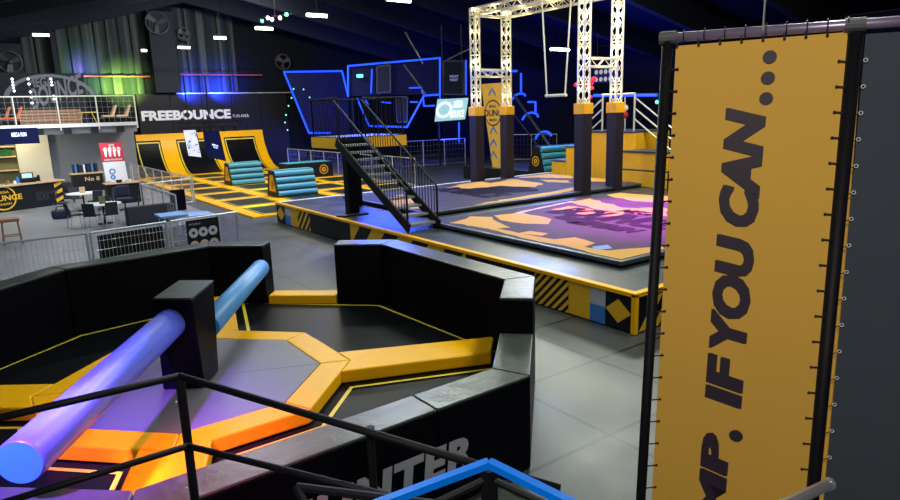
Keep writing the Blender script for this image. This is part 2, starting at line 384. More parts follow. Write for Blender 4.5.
# foam blocks
def emblem(mb,c,u,v,r,m=None):
    m=m or M['yellowpanel']; ring_mb(mb,c,u,v,r*.82,r,m,18); ring_mb(mb,c,u,v,r*.2,r*.5,m,12)
def wedge(px0,px1,label):
    A=Zp(*px0,.07); B=Zp(*px1,.07); y=(A.y+B.y)/2; x0,x1=A.x,B.x; h=1.25; d=1.4
    t=thing('foam_wedge',((x0+x1)/2,y+d/2,.07),label,'foam wedge','striped foam wedges on the trampoline court')
    mb=MB(); k=4
    mb.hexa([(x0,y,.07),(x1,y,.07),(x1,y+d,.07),(x0,y+d,.07)],[(x0,y+.45,h),(x1,y+.45,h),(x1,y+d-.35,h),(x0,y+d-.35,h)],M['blackpanel'],M['teal']); part(mb,'wedge_body',t)
    for i in range(k):   # padded rolls on the climbing face
        f0=(i+.5)/k; yy=y+.45*f0-.02; zz=.07+(h-.07)*f0
        mb=MB(); mb.tube((x0+.02,yy+.03,zz),(x1-.02,yy+.03,zz),.125,M['teal'],12); part(mb,'padded_roll',t,smooth=False)
    mb=MB(); mb.face([(x0-.005,y+.25,.3),(x0-.005,y+d-.3,.3),(x0-.005,y+d-.5,h-.2),(x0-.005,y+.5,h-.2)][::-1],M['orange'])
    emblem(mb,(x0-.01,y+.62,.6),(0,1,0),(0,0,1),.2,M['black']); part(mb,'end_badge',t)
wedge((227,184.5),(271.5,184),'striped teal foam wedge farther back, nearer the ramp')
wedge((272,196),(326,195),'striped teal foam wedge in front, beside the platform corner')
A=Zp(281,178,.07); B=Zp(331,177,.07); y=(A.y+B.y)/2+.3
t=thing('foam_box',((A.x+B.x)/2,y,.07),'long low black foam box with teal top behind the front wedge','foam box')
part(MB().box(A.x,B.x+.5,y-.6,y+.9,.07,.95,M['blackpanel'],M['teal']),'box_body',t,bevel=.03)
mb=MB(); emblem(mb,(B.x-.1,y-.61,.5),(1,0,0),(0,0,1),.28); part(mb,'badge',t)
# ------------------------------------------------------------------ main platform
PX0,PY0,PY1,PX1,PZ=8.29,6.42,22.0,25.0,.70
def Yat(px,z=.7,X=PX0):
    lo,hi=3.0,40.0
    for _ in range(50):
        m_=(lo+hi)/2
        if proj((X,m_,z))[0]>px: lo=m_
        else: hi=m_
    return m_
t=thing('padded_platform',((PX0+PX1)/2,(PY0+PY1)/2,0),'large raised black platform with yellow edge and hazard striped skirt','platform')
part(MB().box(PX0+.02,PX1,PY0+.02,PY1,.01,PZ-.02,M['blackpanel']),'platform_core',t)
part(MB().box(PX0+.1,PX1,PY0+.1,PY1,PZ-.02,PZ,M['deckmat']),'deck_mat',t)
mb=MB().box(PX0-.03,PX0+.1,PY0-.03,PY1+.02,PZ-.06,PZ+.015,M['yellow']); mb.box(PX0+.1,PX1,PY0-.03,PY0+.1,PZ-.06,PZ+.015,M['yellow']); mb.box(PX0+.1,PX1,PY1-.1,PY1+.02,PZ-.06,PZ+.014,M['white'])  # left end trim coloured white to stand for the sheen there
mb.box(PX0-.03,PX0+.06,PY0-.03,PY0+.06,.01,PZ,M['yellow']); part(mb,'edge_trim',t,bevel=.01)
mb=MB(); X=PX0-.005; zb,zt2=.03,PZ-.06
def pan(y0,y1,m,za=zb,zc=zt2,off=0): mb.face([(X-off,y0,za),(X-off,y1,za),(X-off,y1,zc),(X-off,y0,zc)],m)
def clipstripe(y0,y1,k,slant,duty=.5,base='black'):
    pan(y0,y1,M[base]); L=(y1-y0); step=L/k
    for i in range(-int(abs(slant)/step)-2,k+int(abs(slant)/step)+2):
        a=y0+i*step; b=a+step*duty
        # parallelogram clipped between y0,y1
        poly=[(a,zb),(b,zb),(b+slant,zt2),(a+slant,zt2)]
        def clip(poly,f,lim):
            out=[]
            for j in range(len(poly)):
                p,q=poly[j],poly[(j+1)%len(poly)]; ip,iq=f(p[0]),f(q[0])
                if ip: out.append(p)
                if ip!=iq:
                    s=(lim-p[0])/(q[0]-p[0]); out.append((lim,p[1]+(q[1]-p[1])*s))
            return out
        poly=clip(poly,lambda v:v>=y0,y0)
        if poly: poly=clip(poly,lambda v:v<=y1,y1)
        if len(poly)>2: mb.face([(X-.004,p[0],p[1]) for p in poly],M['yellowpanel'])
def diamond(yc,hw,hh): mb.face([(X-.004,yc-hw,.34),(X-.004,yc,.34+hh),(X-.004,yc+hw,.34),(X-.004,yc,.34-hh)],M['yellowpanel'])
# right (near) end, from the corner towards the left
g=[PY0,Yat(606),Yat(590.5),Yat(569),Yat(535)]
pan(g[0],g[1],M['blackpanel']); diamond((g[0]+g[1])/2+.03,.27,.21)
pan(g[1],g[2],M['offwhite'],.34,zt2); pan(g[1],g[2],M['bluepanel'],zb,.34); pan(g[2],g[3],M['yellowpanel']); clipstripe(g[3],g[4],5,-.62,.5,'blackpanel')
w0,w1=Yat(466),Yat(350)
pan(g[4],w0,M['blackpanel']); clipstripe(w0,w1,4,-.6,.5,'blackpanel')
h=[Yat(309.5),Yat(297),Yat(290),Yat(284.5),PY1]
pan(w1,h[0],M['blackpanel']); clipstripe(h[0],h[1],3,-.6,.5,'blackpanel'); pan(h[1],h[2],M['yellowpanel']); pan(h[2],h[3],M['offwhite'],.34,zt2); pan(h[2],h[3],M['bluepanel'],zb,.34)
pan(h[3],h[4],M['blackpanel']); diamond((h[3]+h[4])/2,.35,.24)
# short end skirt beside the banner
for i in range(45):
    if 9<=i<14 or 20<=i<28: continue
    x=PX0+.1+i*.36; 
    mb.face([(x,PY0-.004,zb),(x+.17,PY0-.004,zb),(x+.17+.5,PY0-.004,zt2),(x+.5,PY0-.004,zt2)],M['yellowpanel'])
part(mb,'printed_skirt',t)
# ------------------------------------------------------------------ jump mats
def jumpmat(c,label,words,wpos):
    x0,x1,y0,y1=c
    t=thing('jump_mat',((x0+x1)/2,(y0+y1)/2,PZ),label,'jump mat','printed jump mats on the platform')
    part(MB().box(x0+.12,x1-.12,y0+.12,y1-.12,PZ+.001,PZ+.05,M['darkslab']),'foam_base',t)
    part(MB().box(x0,x1,y0,y1,PZ+.05,PZ+.14,M['slab']),'slab',t,bevel=.02)
    part(MB().box(x0+.12,x1-.12,y0+.12,y1-.12,PZ+.141,PZ+.146,M['matprint']),'printed_sheet',t)
    z=PZ+.272
    g_=[(x0+.1,y0+.1),(x1-.1,y1-.1)]
    def clp(poly):
        for ax in (0,1):
            for lim,sg in ((g_[0][ax]+.03,1),(g_[1][ax]-.03,-1)):
                out=[]
                for a_,b_ in zip(poly,poly[1:]+poly[:1]):
                    ia,ib=(a_[ax]-lim)*sg>=0,(b_[ax]-lim)*sg>=0
                    if ia: out.append(a_)
                    if ia!=ib: f=(lim-a_[ax])/(b_[ax]-a_[ax]); out.append((a_[0]+(b_[0]-a_[0])*f,a_[1]+(b_[1]-a_[1])*f))
                poly=out
                if not poly: return poly
        return poly
    for q_,(mt,pts) in enumerate(wpos):
        pp=[Zp(440+a/3.335,130+b/3.335,PZ+.146) for a,b in pts]; rg=[]; ar=abs(sum(a_.x*b_.y-b_.x*a_.y for a_,b_ in zip(pp,pp[1:]+pp[:1])))/2; pe=sum((a_-b_).length for a_,b_ in zip(pp,pp[1:]+pp[:1])); jt=min(.11,ar/pe*.4)
        for a_,b_ in zip(pp,pp[1:]+pp[:1]):      # torn paper outline
            rg.append((a_.x,a_.y)); L_=(b_-a_).length; k_=int(L_/.3)
            for e_ in range(1,k_): w_=a_.lerp(b_,e_/k_); rg.append((w_.x+random.uniform(-1,1)*jt,w_.y+random.uniform(-1,1)*jt))
        rg=clp(rg)
        if len(rg)>2:
            mb=MB(); vs=[V((a,b,PZ+.1472+.0003*q_)) for a,b in rg]
            for tr3 in __import__('mathutils').geometry.tessellate_polygon([vs]): mb.face([vs[i_] for i_ in tr3],M[mt])
            part(mb,'printed_patch',t)
    z=PZ+.1535
    for (s,P,U,Vv,m) in words: text(s,V(P)+V((0,0,z)),U,Vv,M['plum'],t,bold=.03,th=.001,heavy=.02,shear=.15)
    return t
jumpmat((9.45,17.8,7.65,14.2),'nearer printed jump mat lit pink, in front of the truss columns',
 [('BOUNCE',(12.55,12.9,0),(0,-3.9,0),(1.25,0,0),'letter'),('MINDEN',(11.75,11.3,0),(0,-2.0,0),(.55,0,0),'letter'),('MEGA',(14.0,11.6,0),(0,-1.3,0),(.5,0,0),'letter')],[('sand',[(30,310),(100,288),(175,290),(235,325),(150,328)]),('sand',[(180,285),(270,273),(372,298),(362,314),(280,312),(200,300)]),
 ('sand',[(150,324),(240,338),(400,372),(560,402),(740,388),(760,405),(615,436),(480,402),(250,352)]),('sand',[(255,345),(300,337),(362,345),(340,353)]),('sand',[(375,365),(450,358),(518,378),(480,390)]),
 ('sand',[(430,240),(500,228),(610,260),(760,262),(760,287),(620,277),(500,258)]),('sand',[(560,208),(640,213),(760,220),(760,242),(650,237),(570,222)]),('sand',[(370,265),(430,254),(560,275),(612,270),(600,286),(520,286),(440,276)]),
 ('bluepanel',[(505,390),(560,383),(575,395),(520,401)]),('whitish',[(250,276),(330,259),(440,237),(446,239),(345,260),(262,279)]),('plum',[(375,290),(420,285),(520,303),(600,318),(560,325),(430,312)])])
jumpmat((10.2,20.3,15.3,20.6),'farther printed jump mat behind the two front truss columns',
 [('BOUNCE',(13.3,19.7,0),(0,-3.3,0),(1.2,0,0),'letter'),('MEGA',(14.8,18.7,0),(0,-1.3,0),(.5,0,0),'letter')],[('sand',[(20,193),(130,168),(200,185),(130,197)]),('sand',[(160,180),(240,163),(342,178),(320,190),(220,188)]),('sand',[(260,160),(345,136),(450,146),(445,162),(330,158)]),
 ('sand',[(330,165),(430,168),(440,176),(360,174)]),('sand',[(470,160),(600,150),(650,160),(560,172),(480,172)]),('sand',[(-60,282),(250,226),(470,188),(480,196),(250,240),(-60,296)]),('sand',[(-200,232),(-130,215),(-60,235),(-70,262),(-150,262)]),('plum',[(60,200),(200,186),(300,190),(330,204),(200,212),(70,212)])])
# ------------------------------------------------------------------ truss gantry
TX0,TX1,TY0,TY1=16.85,18.5,15.45,21.3
t=thing('truss_gantry',((TX0+TX1)/2,(TY0+TY1)/2,PZ),'lit aluminium truss gantry on four black padded columns with orange collars','truss gantry')
def truss(mb,p0,p1,w=.27,r=.034,cell=.36):
    p0,p1=V(p0),V(p1); d=(p1-p0); L=d.length; d.normalize(); a=V((1,0,0)) if abs(d.x)<.5 else V((0,1,0)); b=d.cross(a).normalized(); a=b.cross(d).normalized()
    cs=[p0+a*sx*w/2+b*sy*w/2 for sx,sy in ((-1,-1),(1,-1),(1,1),(-1,1))]
    for c in cs: mb.tube(c,c+d*L,r,M['alu'],6)
    n=max(1,round(L/cell)); h=L/n
    for i in range(n):
        for k in range(4):
            c,e=cs[k],cs[(k+1)%4]
            if i%2==0: mb.tube(c+d*h*i,e+d*h*(i+1),r*.5,M['alu'],4,caps=False)
            else: mb.tube(e+d*h*i,c+d*h*(i+1),r*.5,M['alu'],4,caps=False)
            if i%4==0: mb.tube(c+d*h*i,e+d*h*i,r*.5,M['alu'],4,caps=False)
ZT,ZP=7.65,3.45
for x,y in ((TX0,TY1),(TX1,TY1),(TX0,TY0),(TX1,TY0)):
    mb=MB(); truss(mb,(x,y,3.0),(x,y,ZT)); part(mb,'truss_tower',t)
    part(MB().box(x-.215,x+.215,y-.215,y+.215,PZ+.001,ZP,M['colpad']),'column_padding',t,bevel=.02)
    part(MB().box(x-.235,x+.235,y-.235,y+.235,ZP,ZP+.36,M['orange']),'padding_collar',t,bevel=.02)
for x in (TX0,TX1):
    mb=MB(); truss(mb,(x,TY0-.14,ZT-.14),(x,TY1+.14,ZT-.14)); part(mb,'truss_beam',t)
for y in (TY0,TY1):
    mb=MB(); truss(mb,(TX0+.14,y,ZT-.14),(TX1-.14,y,ZT-.14)); part(mb,'truss_beam',t)
    mb=MB(); truss(mb,(TX0+.14,y,5.15),(TX1-.14,y,5.15)); part(mb,'truss_crossbar',t)
for i,(x,y,z) in enumerate(((TX0,TY1,ZT-.05),(TX1,TY1,ZT-.1),(TX0,TY0,5.9),(TX0,TY0,6.6),(TX1,TY0,5.7),(TX1,TY0,6.5),(TX0,TY1,5.6),(TX1,TY1,5.6),(TX1,TY0,7.0))):
    part(MB().ball((x-.1,y-.1,z),.085,M['bulb']),'warm_lamp',t)
for x,y in ((TX0,TY1),(TX1,TY1),(TX0,TY0),(TX1,TY0)):
    for z in (4.3,5.5,6.7): point('tower_lamp',(x-.02,y-.02,z),12,(1,.86,.42),.1)
for y in (17.2,18.7,20.2): 
    for x in (TX0,TX1): point('beam_lamp',(x,y,ZT-.14),9,(1,.86,.42),.1)
# trapeze
xx=TX0
t=thing('trapeze_bar',onX(556,96,xx),'pale trapeze bar on two ropes hanging from the truss beam','trapeze')
p=[onX(542,13,xx),onX(547,95.5,xx),onX(565,95.5,xx),onX(571,9,xx)]
p[0].z=ZT-.32; p[3].z=ZT-.32
zb_=(p[1].z+p[2].z)/2
part(MB().tube(p[0],(p[1].x,p[1].y,zb_),.028,M['rope'],6),'rope',t); part(MB().tube(p[3],(p[2].x,p[2].y,zb_),.028,M['rope'],6),'rope',t)
part(MB().tube((xx,p[1].y+.06,zb_),(xx,p[2].y-.06,zb_),.055,M['rope'],8),'bar',t)
# board of round faces between the columns
A=onX(594,66,19.2); B=onX(613,82,19.2)
t=thing('safety_board',((A+B)/2),'dark board of two rows of pale round pictograms hung in the right truss tower','sign board')
mb=MB().box(19.2,19.25,B.y,A.y,B.z,A.z,M['screen']); part(mb,'board',t)
for f in (.15,.85):
    yy=A.y+(B.y-A.y)*f; part(MB().tube((19.22,yy,A.z),(19.22,yy,A.z+1.2),.01,M['black'],5),'hanging_cord',t)
for j in range(2):
    for i in range(4):
        mb=MB(); c=V((19.195,A.y+(B.y-A.y)*(.14+.24*i),A.z+(B.z-A.z)*(.38+.42*j))); ring_mb(mb,c,(0,-1,0),(0,0,1),0,.085,M['offwhite'],12); part(mb,'pictogram',t)
A=onX(588,79,17.45); 
mb=MB()
for (px,py,r) in ((590,83,.12),(594,79,.09),(586,85,.1),(592,88,.07),(576,85,.08),(591,97,.06)): mb.ball(onX(px,py,17.4),r,M['redglow'])
tag(mb.build('streamer_bundle'),'bright red and pink streamer bundle on the right front truss tower','streamer')
# ------------------------------------------------------------------ arrow board
X=21.9; tl=onX(481,83,X); bl=onX(489,167,X); tr=onX(508,81,X)
y1_,y0_=tl.y-.0,tr.y; zT=5.0
t=thing('arrow_board',(X,(y1_+y0_)/2,PZ),'tall orange board with blue arrows and a round black logo behind the left truss columns','arrow board')
part(MB().hexa([(X,26.4,PZ),(X,24.9,PZ),(X+.2,24.9,PZ),(X+.2,26.4,PZ)],[(X,y1_,zT),(X,y0_,zT),(X+.2,y0_,zT),(X+.2,y1_,zT)],M['bannery']),'board',t)
def onboard(px,py): return onX(px,py,X-.01)
for (px,py) in ((492,93),(493.5,131.5),(493.5,144),(493.5,156)):
    c=onboard(px,py); s_=.28; mb=MB(); u=V((0,-1,0)); v=V((0,0,1))
    for sg in (-1,1): mb.face([c+v*s_*.5,c+v*s_*1.05,c+u*sg*s_-v*s_*.1+v*0,c+u*sg*s_-v*s_*.65],M['bluepanel'])
    part(mb,'blue_arrow',t)
c=onboard(493,113); mb=MB(); ring_mb(mb,c,(0,-1,0),(0,0,1),.60,.67,M['letter'],28); ring_mb(mb,c+V((-.002,0,0)),(0,-1,0),(0,0,1),0,.60,M['bannery'],28); part(mb,'logo_ring',t)
cc=c+V((-.012,0,0))
text('BOUNCE',cc+V((0,1.0,-.17)),(0,-2.0,0),(0,0,.34),M['letter'],t,bold=.03); text('MEGA',cc+V((0,.28,.27)),(0,-.56,0),(0,0,.14),M['letter'],t); text('MINDEN',cc+V((0,.3,-.42)),(0,-.6,0),(0,0,.13),M['letter'],t)
tag(MB().box(21.55,25.0,22.1,28.5,.01,PZ-.004,M['blackpanel'],M['deckmat']).build('stage_block'),'low dark stage block behind the platform, under the arrow board','stage block')
# ------------------------------------------------------------------ stepped podium
t=thing('stepped_podium',(22,19,PZ),'yellow stepped foam podium with dark tops at the back right of the platform','podium')
q_=Zp(624,166,1.34)
q2_=Zp(622,151,2.0); print('POD',q_,q2_)
for (xa,a,b,z) in ((21.1,21.23,20.36,1.38),(21.1,20.35,19.46,2.02),(21.1,19.45,16.6,2.68),(q2_.x,q2_.y,14.2,2.02),(q_.x,q_.y,14.2,1.34)):
    xb=21.09 if (z==2.02 and a<18) else (q2_.x-.01 if z==1.34 else 23.3)
    if z<1.35 and False: xb=23.3
    part(MB().box(xa,xb,b,a,PZ+.001,z-.06,M['orange']),'block',t,bevel=.02); part(MB().box(xa-.03,xb,b-.0,a,z-.06,z,M['slab']),'tread_pad',t)
t=thing('podium_handrail',(22,18.8,2.68),'white tubular gate with sloping side rails on top of the yellow podium','handrail')
a,b=onX(602,94,21.6).y-.05,onX(635,94,21.6).y; zz=4.15
mb=MB().path([(21.6,a,2.68),(21.6,a,zz),(21.6,b,zz),(21.6,b,2.68)],.04,M['alu']); part(mb,'gate_frame',t)
for s_,y,L_,dz in ((1,a,1.2,.85),(-1,b,2.3,1.55)):
    for k in range(3):
        part(MB().tube((21.6,y,zz-.15-.42*k),(21.6,y+s_*L_,zz-.15-.42*k-dz),.032,M['alu']),'side_rail',t)
    part(MB().tube((21.6,y+s_*L_,2.03 if s_>0 else .75),(21.6,y+s_*L_,zz-.15-dz),.032,M['alu']),'end_post',t)
mb=MB(); 
part(MB().tube(onX(625,97,21.6),onX(625,131,21.6),.03,M['steel'],6),'hanging_cord',t)
for k,(py,m) in enumerate(((108,'white'),(115,'red'))): part(MB().ball(onX(625,py,21.6),.14,M[m]),'ball',t)
# ------------------------------------------------------------------ deck and staircase
SX0,SX1,SY0=8.50,9.42,13.6
DZ=3.02; SY1=onX(340,142,SX0).y
SY1=17.35
t=thing('metal_staircase',((SX0+SX1)/2,(SY0+SY1)/2,PZ),'black open metal staircase with railings rising from the platform','staircase')
n=12
for s,x in (('l',SX0),('r',SX1)):
    mb=MB().bar((x,SY0-.05,PZ+.12),(x,SY1,DZ-.12),.05,.26,M['black']); part(mb,'stringer',t)
for i in range(n-1):
    f=(i+1)/n; y=SY0+(SY1-SY0)*f; z=PZ+(DZ-PZ)*f
    mb=MB().box(SX0+.03,SX1-.03,y-.20,y+.10,z-.035,z,M['blackpanel'],M['treadgrey']); tr_=part(mb,'tread',t)
    part(MB().box(SX0+.03,SX1-.03,y-.235,y-.20,z-.055,z+.004,M['treadgrey']),'nosing',tr_)
for x in (SX0,SX1):
    hr=MB().path([(x,SY0+.02,PZ+.05),(x,SY0+.02,PZ+1.12),(x,SY1,DZ+1.05)],.028,M['black']); r_=part(hr,'railing',t)
    m0=None
    for i in range(1,27):
        f=i/27; y=SY0+(SY1-SY0)*f; z=PZ+.1+(DZ-PZ-.1)*f
        if m0 is None: m0=part(MB().tube((x,y,z),(x,y,z+.98),.011,M['black'],5),'baluster',r_); base=(y,z)
        else:
            c=m0.copy(); COL.objects.link(c); c.parent=r_; c.location=(0,y-base[0],z-base[1])
t=thing('raised_deck',(9.6,18.6,PZ),'black raised deck with orange skirt at the head of the stairs','raised deck')
DX0,DX1,DY0,DY1=8.62,10.9,SY1,19.3
part(MB().box(DX0,DX1,DY0+.02,DY1,DZ-.12,DZ,M['blackpanel']),'deck_floor',t)
mb=MB().box(DX0-.02,DX0,DY0+.1,DY1,DZ-.34,DZ-.02,M['yellowpanel']); part(mb,'skirt',t,'orange skirt board')
part(MB().box(DX1,DX1+.02,DY0,DY1,DZ-.34,DZ-.02,M['orange']),'skirt',t,'orange skirt board')
part(MB().box(SX1+.05,DX1,DY0,DY0+.02,DZ-.34,DZ-.02,M['orange']),'skirt',t)
for x,y in ((8.98,17.37),(9.95,18.95)):
    part(MB().box(x-.16,x+.16,y,y+.3,PZ+.001,DZ-.12,M['vinyl']),'support_column',t)
part(MB().box(8.35,9.3,17.1,17.36,PZ+.002,PZ+.05,M['black']),'base_foot',t)
def deckrail(p0,p1,nb):
    p0,p1=V(p0),V(p1); u=V((0,0,1.12)); r_=part(MB().path([p0,p0+u,p1+u,p1],.025,M['black']),'railing',t); b0=None
    for i in range(1,nb):
        p=p0.lerp(p1,i/nb)
        if b0 is None: b0=part(MB().tube(p,p+u,.011,M['black'],5),'baluster',r_); s0=p
        else: c=b0.copy(); COL.objects.link(c); c.parent=r_; c.location=p-s0
deckrail((DX0+.05,DY0+.1,DZ),(DX0+.05,DY1-.05,DZ),13); deckrail((DX0+.05,DY1-.05,DZ),(DX1-.05,DY1-.05,DZ),16); deckrail((SX1+.1,DY0+.08,DZ),(DX1-.05,DY0+.08,DZ),9); deckrail((DX1-.05,DY0+.1,DZ),(DX1-.05,DY1-.05,DZ),12)
# ------------------------------------------------------------------ octagonal arena (sweeper game)
ZD,ZF,ZTALL,ZLOW=.45,.60,1.49,1.05
inn={1:Zp(381,244,ZTALL),0:Zp(504.5,279,ZTALL),2:Zp(208,246,ZTALL),3:Zp(65,269,ZTALL),7:Zp(492,368,ZLOW),6:Zp(134,490,ZLOW)}
inn={k:V((v.x,v.y,0)) for k,v in inn.items()}
inn[4]=V((-1.25,9.55,0)); inn[5]=V((-1.15,6.35,0))
cen=V((2.0,8.1,0))
def outp(k,d):      # outward mitred offset of corner k
    p,a,b=inn[k],inn[(k-1)%8],inn[(k+1)%8]
    def nrm(p,q): e=(q-p).normalized(); return V((e.y,-e.x,0))
    n1,n2=nrm(a,p),nrm(p,b)
    if n1.dot(p-cen)<0: n1=-n1
    if n2.dot(p-cen)<0: n2=-n2
    m_=(n1+n2).normalized(); return p+m_*(d/max(.3,m_.dot(n1)))
WT=.40
outr={k:outp(k,WT) for k in range(8)}
tt_=thing('arena_base',(2,8.1,0),'low black base under the octagonal trampoline arena','arena base')
part(MB().prism([tuple((inn[k]*.985+cen*.015).xy) for k in range(8)],.01,ZD-.06,M['black']),'base_block',tt_)
def wallseg(ia,ib,z1,label,fa=0.0,fb=1.0,z0=.008,extra=None,label_only=False):
    A,B=inn[ia],inn[ib]; a,b=outr[ia],outr[ib]
    P0,P1=A.lerp(B,fa),A.lerp(B,fb); Q0,Q1=a.lerp(b,fa),a.lerp(b,fb)
    if fa>0: Q0=P0+ (Q0-P0).project((a+b-A-B).normalized()) if False else P0+outn(A,B)*WT
    if fb<1: Q1=P1+outn(A,B)*WT
    t=thing('padded_barrier',((P0+P1+Q0+Q1)/4).xy.to_3d(),label,'padded barrier','black padded barrier segments round the arena')
    g_=.006; e_=(P1-P0).normalized()*g_; P0,Q0,P1,Q1=P0+e_,Q0+e_,P1-e_,Q1-e_
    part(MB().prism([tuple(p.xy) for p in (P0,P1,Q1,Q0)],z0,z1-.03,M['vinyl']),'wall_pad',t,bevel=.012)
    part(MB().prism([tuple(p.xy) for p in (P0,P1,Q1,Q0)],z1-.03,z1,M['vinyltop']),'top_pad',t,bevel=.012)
    return t
def outn(A,B):
    e=(B-A).normalized(); n=V((e.y,-e.x,0)); 
    return n if n.dot((A+B)/2-cen)>0 else -n
def frac(ia,ib,p):
    A,B=inn[ia],inn[ib]; p=V((p.x,p.y,0)); return (p-A).dot(B-A)/(B-A).length_squared
f1=frac(1,2,Zp(334,244,ZTALL)); f2=frac(1,2,Zp(263,245,ZTALL))
fl=frac(0,7,Zp(501,298,ZTALL))
wallseg(0,1,ZTALL,'long tall padded barrier segment between the arena and the striped platform')
wallseg(1,2,ZTALL,'short tall padded barrier segment right of the arena entrance',0,f1)
wallseg(1,2,ZTALL,'short tall padded barrier segment left of the arena entrance',f2,1)
wallseg(2,3,ZTALL,'long tall padded barrier segment in front of the mesh fences')
wallseg(3,4,ZTALL,'tall padded barrier segment at the left end of the arena back')
wallseg(0,7,ZTALL,'short tall padded end block above the stepped down corner',0,fl)
wallseg(0,7,ZLOW,'short low padded corner block with pale square top',fl,1)
fj=.29
tw=wallseg(7,6,ZLOW,'low front padded barrier segment reaching to the right corner',0,fj)
tw=wallseg(7,6,ZLOW,'low front padded barrier segment printed with grey lettering',fj,1)
wallseg(6,5,ZLOW,'low padded barrier segment lit purple at the lower left')
# lettering on the outer face
yo=outr[7].y
yo=(outr[7].y+outr[6].y)/2
P_r=onPl(471,466,outr[7].lerp(outr[6],.3),outn(inn[7],inn[6])); T_r=onPl(471,438,outr[7].lerp(outr[6],.3),outn(inn[7],inn[6]))
P_l=onPl(391,493,outr[7].lerp(outr[6],.3),outn(inn[7],inn[6]))
ed=(outr[6]-outr[7]).normalized(); hz=V((0,0,T_r.z-P_r.z)); wTER=(P_r-P_l).length
text('HUNTER',P_r+ed*wTER*2.2+outn(inn[7],inn[6])*.012+V((0,0,.02)),-ed*wTER*2.22,hz*1.12,M['offwhite'],tw,bold=.05,shear=.1,heavy=.006,space=1.12)
# entrance pad
e0,e1=inn[1].lerp(inn[2],f1),inn[1].lerp(inn[2],f2); nn=outn(inn[1],inn[2])
e0=e0+(e1-e0).normalized()*.02; e1=e1-(e1-e0).normalized()*.02
t=thing('entrance_pad',((e0+e1)/2+nn*.2),'yellow padded sill across the arena entrance','pad')
part(MB().prism([tuple(p.xy) for p in (e0,e1,e1+nn*.34,e0+nn*.34)],.01,ZF-.02,M['yellow']),'pad_body',t,bevel=.02)
# inner octagon
OC=V((1.79,7.84,0)); AP=1.35; AO=1.70
def oc(k,ap): a=math.radians(-22.5+45*k); r=ap/math.cos(math.pi/8); return OC+V((math.cos(a)*r,math.sin(a)*r,0))
t=thing('centre_mat',OC+V((0,0,.3)),'grey padded octagonal mat around the sweeper pillar','mat')
mb=MB(); tri=[oc(k,AP-.004) for k in range(8)]
for k in range(4):   # four wedges with seams
    a,b,c_=tri[2*k],tri[2*k+1],tri[(2*k+2)%8]
    part(MB().prism([tuple(p.xy) for p in (OC,a,b,c_)],.40,ZF-.004,M['centre']),'mat_section',t,bevel=.008)
t=thing('yellow_pad_frame',OC+V((0,0,.4)),'yellow padded frame with four spokes dividing the trampolines','pad frame')
for k in range(8):
    j=(k+1)%8; part(MB().prism([tuple(p.xy) for p in (oc(k,AP),oc(j,AP),oc(j,AO),oc(k,AO))],ZD-.02,ZF,M['yellow']),'frame_pad',t,bevel=.02)
spk={}
ends={0:(Zp(494,336,ZF),Zp(491,352,ZF)),6:(Zp(138,488,ZF),Zp(183,474,ZF)),4:(Zp(-60,392,ZF),Zp(-60,420,ZF)),2:(Zp(213,291,ZF),Zp(231,291,ZF))}
W2=.36
for k in (0,2,4,6):
    c=oc(k,AO); d=(c-OC).normalized(); s=V((-d.y,d.x,0)); w_=W2
    # starts at the frame corner, ends at the wall corner
    st=c-d*.12; tgt=inn[{0:0,2:2,4:4,6:6}[k]]; dd=(tgt-st); L=dd.dot(d)-.02
    if k==0:
        E0,E1=V((ends[0][0].x,ends[0][0].y,0)),V((ends[0][1].x,ends[0][1].y,0)); 
    else:
        mid=tgt-d*.12 ; E0,E1=mid+s*w_*.95,mid-s*w_*.95
        # keep inside the wall corner
    S0,S1=c+s*w_-d*.15,c-s*w_-d*.15
    # follow the octagon faces beside the corner
    nb0=oc(k,AO).lerp(oc((k+1)%8,AO),.26); nb1=oc(k,AO).lerp(oc((k-1)%8,AO),.26)
    spk[k]=(nb0,nb1,E0,E1)
    part(MB().prism([tuple(p.xy) for p in (nb0,c,nb1,E1,E0)],ZD-.02,ZF-.002,M['yellow']),'spoke_pad',t,bevel=.02)
# trampoline beds between spokes
def inset(poly,d):
    n=len(poly); a=sum(poly[i].x*poly[(i+1)%n].y-poly[(i+1)%n].x*poly[i].y for i in range(n)); sg=1 if a>0 else -1; out=[]
    for i in range(n):
        p,q,r_=poly[i-1],poly[i],poly[(i+1)%n]; e1=(q-p).normalized(); e2=(r_-q).normalized()
        n1=V((-e1.y,e1.x,0))*sg; n2=V((-e2.y,e2.x,0))*sg; b=(n1+n2); 
        if b.length<1e-4: b=n1
        b.normalize(); out.append(q+b*(d/max(.35,b.dot(n1))))
    return out
import mathutils
from mathutils.geometry import tessellate_polygon
def polyfill(mb,poly,z,m):
    vs=[V((p.x,p.y,z)) for p in poly]
    for tr3 in tessellate_polygon([vs]): mb.face([vs[i] for i in tr3],m)
def ringfill(mb,po,pi_,z,m):
    n=len(po)
    for i in range(n):
        j=(i+1)%n; mb.face([(po[i].x,po[i].y,z),(po[j].x,po[j].y,z),(pi_[j].x,pi_[j].y,z),(pi_[i].x,pi_[i].y,z)],m)
names={0:'dark trampoline bed at the arena entrance, right of the sweeper pillar',2:'dark trampoline bed along the back left wall of the arena',4:'dark trampoline bed at the lower left under the near sweeper arm',6:'dark trampoline bed along the low front wall of the arena'}
